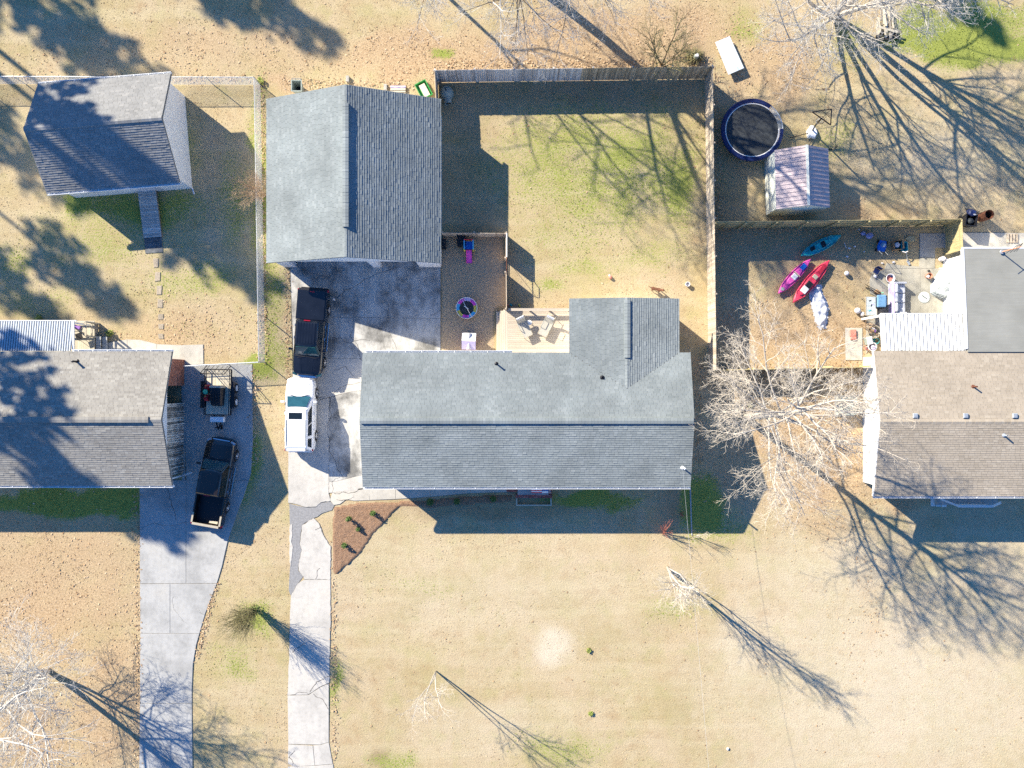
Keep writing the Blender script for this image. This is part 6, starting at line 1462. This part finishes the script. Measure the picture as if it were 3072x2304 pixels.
try: dog()
except Exception as ex: print('DOG', ex); raise
# ------------------------------------------------------------------ trees and shrubs
def grow(rr, trunk, crown, p, d, L, r, lvl, cfg):
    """one limb and everything on it; thick wood goes to trunk, fine wood to crown"""
    n = cfg['seg'][lvl]; pts = [p.copy()]; rs = [r]; dirs = []; wob = cfg['wob'][lvl]; up = cfg['up'][lvl]
    end = max(cfg.get('min', .0045), r * cfg['taper'][lvl])
    for i in range(n):
        d = (d + Vector((rr.gauss(0, wob), rr.gauss(0, wob), rr.gauss(0, wob) + up))).normalized()
        p = p + d * (L / n)
        if p.z < .3: d.z = abs(d.z); p.z = .3
        pts.append(p.copy()); dirs.append(d.copy()); rs.append(r + (end - r) * (i + 1) / n)
    mb = trunk if lvl <= cfg.get('thick', 0) else crown
    mb.tube(pts, rs, (8, 6, 4, 3, 3, 3)[lvl], cap=lvl < 2)
    if lvl + 1 >= len(cfg['seg']): return
    kids = cfg['kids'][lvl]; lo = cfg['from'][lvl]
    for k in range(kids):
        t = lo + (1 - lo) * (k + rr.random()) / kids; f = t * n; i = min(int(f), n - 1); q = pts[i].lerp(pts[i + 1], f - i); rad_ = rs[i] + (rs[i + 1] - rs[i]) * (f - i)
        ang = rad(rr.uniform(*cfg['ang'][lvl])); ax = dirs[i].orthogonal().normalized(); ax = Matrix.Rotation(rr.uniform(0, 6.283) if not cfg.get('golden') else k * 2.4 + rr.uniform(-.5, .5), 3, dirs[i]) @ ax
        nd = Matrix.Rotation(ang, 3, ax) @ dirs[i]
        grow(rr, trunk, crown, q, nd, L * cfg['len'][lvl] * rr.uniform(.7, 1.15) * (1.15 - .55 * t), min(rad_ * .8, r * cfg['rad'][lvl] * rr.uniform(.75, 1.1)), lvl + 1, cfg)
def bare_tree(name, label, base, stems, cfg, bark, twig, seed, cat='tree', tn='trunk'):
    t = thing(name, label, cat, base); rr = random.Random(seed); tk, cr = MB(), MB()
    for st in stems:
        d, L, r = st[:3]
        grow(rr, tk, cr, Vector(st[3]) if len(st) > 3 else Vector((0, 0, 0)), Vector(d).normalized(), L, r, 0, cfg)
    if tk.v: tk.build(tn, bark, t, world=False, smooth=True)
    if cr.v: cr.build('crown', twig, t, world=False)
    return t
big = dict(seg=[7, 6, 5, 4, 3], wob=[.06, .10, .14, .18, .2], up=[.05, .05, .03, .0, -.02], taper=[.35, .35, .35, .4, .5], kids=[11, 7, 6, 5], ang=[(35, 70), (30, 55), (30, 60), (25, 60)], len=[.62, .55, .50, .42], rad=[.42, .45, .45, .5], **{'from': [.42, .2, .2, .15]}, thick=1, golden=True)
bare_tree('bare_tree', 'large pale leafless tree between the grey house and the brown roofed house', (15.5, -2.2, 0), [((-.07, .0, 1), 11.0, .24)], dict(big, wob=[.03, .10, .13, .18, .2], kids=[22, 9, 8, 7], len=[.62, .58, .50, .45], min=.0048, rad=[.30, .42, .44, .5], ang=[(40, 78), (28, 55), (28, 60), (25, 60)], up=[.05, .05, .01, -.03, -.05], **{'from': [.36, .2, .2, .15]}), 'bark_pale', 'twig_pale', 8)
multi = dict(big, kids=[10, 8, 7, 5], rad=[.34, .40, .42, .45], len=[.55, .55, .5, .45], **{'from': [.3, .2, .2, .15]})
stems = [((-.8, -.45, .8), 9, .15), ((-.45, -.6, .9), 9.5, .15), ((.1, -.05, 1), 12, .24), ((.3, .1, .95), 11, .18), ((-.1, .3, .95), 11, .18), ((.5, -.15, .85), 9, .15), ((-1.0, -.75, .8), 8.5, .12), ((.0, -.3, .95), 10, .15)]
bare_tree('bare_tree', 'many stemmed leafless tree at the top edge by the scrap boards', P(2507, 50), stems, multi, 'bark_pale', 'twig_grey', 9)
bare_tree('bare_tree', 'tall leafless tree at the top edge above the board fence', (.5, 27.2, 0), [((.03, -.05, 1), 13, .34), ((-.9, -.8, .55), 8, .11, (.1, -.2, 5.5)), ((.0, -1.1, .5), 8, .10, (.1, -.2, 6.2)), ((.9, -.8, .6), 8, .11, (.2, -.2, 5.0))], dict(big, kids=[15, 8, 7, 6], len=[.80, .55, .5, .42], rad=[.36, .42, .42, .45], ang=[(55, 85), (30, 55), (30, 60), (25, 60)]), 'bark_brown', 'twig_grey', 14)
bare_tree('bare_tree', 'leafless tree outside the picture above the garage casting branch shade in the yard', (-9.5, 30.5, 0), [((.02, .0, 1), 12.5, .15)], dict(big, kids=[10, 5, 4, 3], rad=[.5, .5, .5, .5], len=[.62, .5, .5, .45], ang=[(45, 75), (30, 60), (30, 60), (25, 60)]), 'bark_brown', 'twig_grey', 19)
sm = dict(seg=[6, 5, 4, 3], wob=[.07, .12, .16, .2], up=[.06, .05, .03, 0], taper=[.3, .35, .4, .5], kids=[9, 6, 5], ang=[(25, 55), (25, 50), (25, 55)], len=[.50, .5, .45], rad=[.5, .5, .5], **{'from': [.25, .2, .2]}, thick=0)
bare_tree('bare_tree', 'small dark leafless tree at the back fence corner', P(1985, 196), [((-.3, -.1, 1), 3.6, .07), ((.2, -.35, 1), 3.6, .06), ((.1, .3, 1), 3.8, .06), ((-.1, -.55, .9), 3.4, .05), ((.6, -.2, .9), 3.2, .05), ((-.45, .3, 1), 3.6, .05)], sm, 'bark_brown', 'twig_olive', 17)
bare_tree('bare_tree', 'pale leafless tree in the lower left corner', P(145, 2011), [((.0, .05, 1), 10.5, .20), ((.50, .32, 1), 6.5, .08), ((.40, .0, 1), 6.5, .08), ((.15, .5, 1), 6.5, .08)], dict(big, min=.008, kids=[13, 7, 6, 4], len=[.70, .55, .5, .45], rad=[.38, .42, .42, .42], ang=[(40, 80), (28, 55), (28, 60), (25, 60)], **{'from': [.25, .2, .2, .15]}), 'bark_white', 'twig_grey', 23)
bare_tree('bare_tree', 'slender white barked tree on the front lawn right of centre', P(2002, 1702), [((.02, 0, 1), 8.4, .10), ((.10, .05, 1), 7.4, .05), ((-.07, -.03, 1), 7.0, .05)], dict(sm, kids=[15, 6, 5], len=[.30, .5, .45], rad=[.30, .45, .5], min=.004, ang=[(20, 50), (25, 50), (25, 55)]), 'bark_white', 'twig_pale', 27)
bare_tree('bare_tree', 'thin white young tree near the bottom of the front lawn', P(1308, 2013), [((.03, .02, 1), 7.0, .045), ((-.04, .03, 1), 6.8, .04), ((.06, -.04, 1), 6.2, .035)], dict(sm, kids=[10, 6, 5], len=[.26, .5, .45], rad=[.35, .5, .5], min=.004, ang=[(15, 45), (25, 50), (25, 55)], **{'from': [.4, .2, .2]}), 'bark_white', 'twig_pale', 31)
# vase shaped shrubs of many stems
def shrub(name, label, base, n, h, spread, r, twig, seed, kids=5, green=0, lean=(0, 0)):
    t = thing(name, label, 'shrub', base); rr = random.Random(seed); mb = MB()
    cfg = dict(seg=[5, 4, 3], wob=[.05, .1, .14], up=[.04, .05, .03], taper=[.35, .4, .5], kids=[kids, 3], ang=[(12, 38), (20, 45)], len=[.42, .45], rad=[.55, .6], **{'from': [.3, .25]}, thick=-1)
    for k in range(n):
        a = rr.uniform(0, 6.283); s = spread * rr.random() ** .6
        grow(rr, mb, mb, Vector((rr.uniform(-.12, .12), rr.uniform(-.12, .12), 0)), Vector((math.cos(a) * s + lean[0], math.sin(a) * s + lean[1], 1)).normalized(), h * rr.uniform(.7, 1.05), r * rr.uniform(.6, 1.1), 0, cfg)
    mb.build('stems', twig, t, world=False)
    if green:
        lf = MB()
        for k in range(green):
            a = rr.uniform(0, 6.283); q = Vector((math.cos(a), math.sin(a), 0)) * rr.uniform(0, .35); q.z = rr.uniform(.05, .8); l = rr.uniform(.04, .08); b = rr.uniform(0, 6.28)
            lf.quad(q + Vector((math.cos(b) * l, math.sin(b) * l, .02)), q + Vector((-math.sin(b) * l * .5, math.cos(b) * l * .5, 0)), q - Vector((math.cos(b) * l, math.sin(b) * l, .02)), q + Vector((math.sin(b) * l * .5, -math.cos(b) * l * .5, .02)))
        lf.build('leaves', 'leaf_green', t, world=False)
    return t
shrub('bare_shrub', 'tall vase shaped bare shrub beside the lower driveway', P(768, 1826), 70, 3.9, .36, .017, 'twig_olive', 41, green=260)
shrub('bare_shrub', 'tan leafless shrub against the chain link fence by the garage', P(796, 586), 42, 2.6, .75, .012, 'twig_tan', 43, kids=7, lean=(-.35, .0))
shrub('red_twig_shrub', 'reddish bare twig shrub at the shade edge of the front lawn', P(1992, 1600), 10, 1.5, .7, .022, 'twig_red', 47, kids=3, lean=(.1, .5))
shrub('red_twig_shrub', 'small reddish twig clump in the shade of the front bed', P(2042, 1540), 12, .45, .9, .014, 'twig_red', 48, kids=2)
shrub('bare_shrub', 'low bare shrub at the shade edge under the big tree', P(2082, 1608), 8, 1.3, .9, .012, 'twig_pale', 49, kids=3, lean=(.5, .2))
shrub('bare_shrub', 'bare brush beside the pale side slab and the white patio post', P(2588, 975), 16, .9, .8, .010, 'twig_tan', 52, kids=4)
shrub('bare_shrub', 'leafless brush below the yellow fence, middle of three clumps', P(2330, 1130), 40, 2.0, .8, .012, 'twig_pale', 55, kids=5)
shrub('bare_shrub', 'leafless brush below the yellow fence, nearest the grey house', P(2180, 1140), 40, 2.2, .9, .012, 'twig_pale', 56, kids=5)
shrub('bare_shrub', 'leafless brush below the yellow fence, nearest the white side wall', P(2480, 1140), 36, 2.0, .8, .012, 'twig_pale', 57, kids=5)
def green_bush(label, px, py, r, h, seed, n=170, group='green shrubs in the mulch bed', lm='leaf_green'):
    t = thing('small_shrub', label, 'shrub', P(px, py), 0, group); rr = random.Random(seed); lf = MB(); st = MB()
    for k in range(7): a = rr.uniform(0, 6.28); st.tube([(0, 0, 0), (math.cos(a) * r * .5, math.sin(a) * r * .5, h * .7)], [.012, .005], 4)
    st.build('stems', 'bark_brown', t, world=False)
    for k in range(n):
        a = rr.uniform(0, 6.283); z = rr.uniform(.05, 1); s = r * math.sqrt(rr.random()) * (1.0 - .55 * abs(z - .45)); q = Vector((math.cos(a) * s, math.sin(a) * s, z * h)); l = rr.uniform(.04, .075); b = rr.uniform(0, 6.28); tz = rr.uniform(-.04, .04)
        lf.quad(q + Vector((math.cos(b) * l, math.sin(b) * l, tz)), q + Vector((-math.sin(b) * l * .5, math.cos(b) * l * .5, 0)), q - Vector((math.cos(b) * l, math.sin(b) * l, tz)), q + Vector((math.sin(b) * l * .5, -math.cos(b) * l * .5, .015)))
    lf.build('leaves', lm, t, world=False)
for px, py, r, h, lab in ((1121, 1538, .17, .55, 'small green shrub in the mulch bed, nearest the front walk'), (1049, 1554, .15, .75, 'small green shrub in the mulch bed with the longest shadow'), (1076, 1586, .13, .4, 'smallest green shrub in the middle of the mulch bed'), (1035, 1634, .18, .5, 'small green shrub at the lower end of the mulch bed'),
                          (1291, 1505, .25, .4, 'green shrub in the shade beside the front walk, nearest the drive'), (1371, 1503, .22, .4, 'green shrub in the shade beside the front walk, middle of three'), (1480, 1495, .22, .4, 'green shrub in the shade beside the front walk, nearest the porch')):
    green_bush(lab, px, py, r, h, int(px))
for px, py, lab in ((331, 1000, 'green weed clump beside the steps of the left deck'), (2250, 1215, 'yellow green leaf clump on the ground beneath the big bare tree'), (118, 955, 'green weed clump above the metal porch roof'), (1767, 1951, 'green weed on the front lawn below the pale patch'), (1772, 2140, 'green weed low on the front lawn'), (782, 245, 'green weed clump at the chain link corner')):
    green_bush(lab, px, py, .17 if px > 1500 else .26, .12 if px > 1500 else .25, int(py), 110, 'green weeds', 'fresh_grass')

# pines standing outside the picture to the upper left; their shade falls on the outbuilding, lawns and left roof
def pine(name, label, base, H, z0, rc, seed, n=660):
    t = thing(name, label, 'tree', base); rr = random.Random(seed); tk = MB(); cr = MB()
    tk.tube([(0, 0, 0), (.1, .05, H * .5), (.05, 0, H)], [.24, .18, .04], 8)
    nb = 30
    for k in range(nb):
        z = z0 + (H - z0) * (k + rr.random()) / nb; a = k * 2.4 + rr.uniform(-.4, .4); f = 1 - ((z - z0) / (H - z0)) ** 1.4; l = rc * (.35 + .75 * f) * rr.uniform(.6, 1.1)
        e = Vector((math.cos(a) * l, math.sin(a) * l, z + l * rr.uniform(.0, .35))); b = Vector((0, 0, z)); tk.tube([b, e], [.045, .012], 4)
        for j in range(n // nb):
            s = 1.05 - .75 * rr.random() ** 1.6; q = b.lerp(e, s) + Vector((rr.gauss(0, .22), rr.gauss(0, .22), rr.gauss(0, .14))); w_ = rr.uniform(.13, .26)
            for m_ in range(2):
                u = Vector((rr.gauss(0, 1), rr.gauss(0, 1), rr.gauss(0, .6))).normalized() * w_; v = u.orthogonal().normalized() * w_ * .55
                cr.quad(q - u - v, q + u - v, q + u + v, q - u + v)
    tk.build('trunk', 'pine_bark', t, world=False); cr.build('crown', 'needles', t, world=False)
side_ = ['one', 'two']
def shade_pine(lab, px, py, zs, zc, H, rc, seed, n=660):
    g_ = P(px, py, zs); b = Vector((g_.x - 1.48 * (zc - zs), g_.y + 1.17 * (zc - zs), 0)); pine('pine_tree', lab, b, H, max(3.0, 2 * zc - H + .5), rc, seed, n)
shade_pine('pine tree outside the picture shading the top left corner', 110, 30, 0, 20, 23, 2.4, 61)
shade_pine('pine tree outside the picture shading the lawn above the outbuilding', 290, 150, 0, 20, 23, 2.6, 62)
shade_pine('pine tree outside the picture shading the upper slope of the outbuilding roof', 185, 325, 3.5, 20, 23, 2.4, 63)
shade_pine('pine tree outside the picture shading the lower slope of the outbuilding roof', 290, 480, 3.3, 20, 23, 2.6, 64, 1100)
shade_pine('pine tree outside the picture shading the left edge by the outbuilding', 20, 430, 0, 20, 23.5, 2.2, 65, 600)
shade_pine('pine tree outside the picture shading the left yard', 210, 810, 0, 20, 22.5, 1.8, 66, 520)
shade_pine('pine tree outside the picture shading the left lawn edge', -10, 830, 0, 20, 23, 1.8, 67)
shade_pine('pine tree outside the picture shading the upper slope of the left roof', 40, 1120, 3.4, 20, 23, 2.2, 68, 560)
shade_pine('pine tree outside the picture shading the lower slope of the left roof', 110, 1370, 3.4, 19, 20.3, 2.0, 69, 460)
shade_pine('pine tree outside the picture shading the top edge lawn', 790, -15, 0, 18, 21, 2.0, 70, 650)
shade_pine('pine tree outside the picture shading the top edge lawn near the pale twigs', 590, -60, 0, 18, 20.5, 1.8, 71, 600)
shade_pine('pine tree outside the picture shading the green corner at top right', 2870, 10, 0, 16, 18, 1.0, 72, 260)
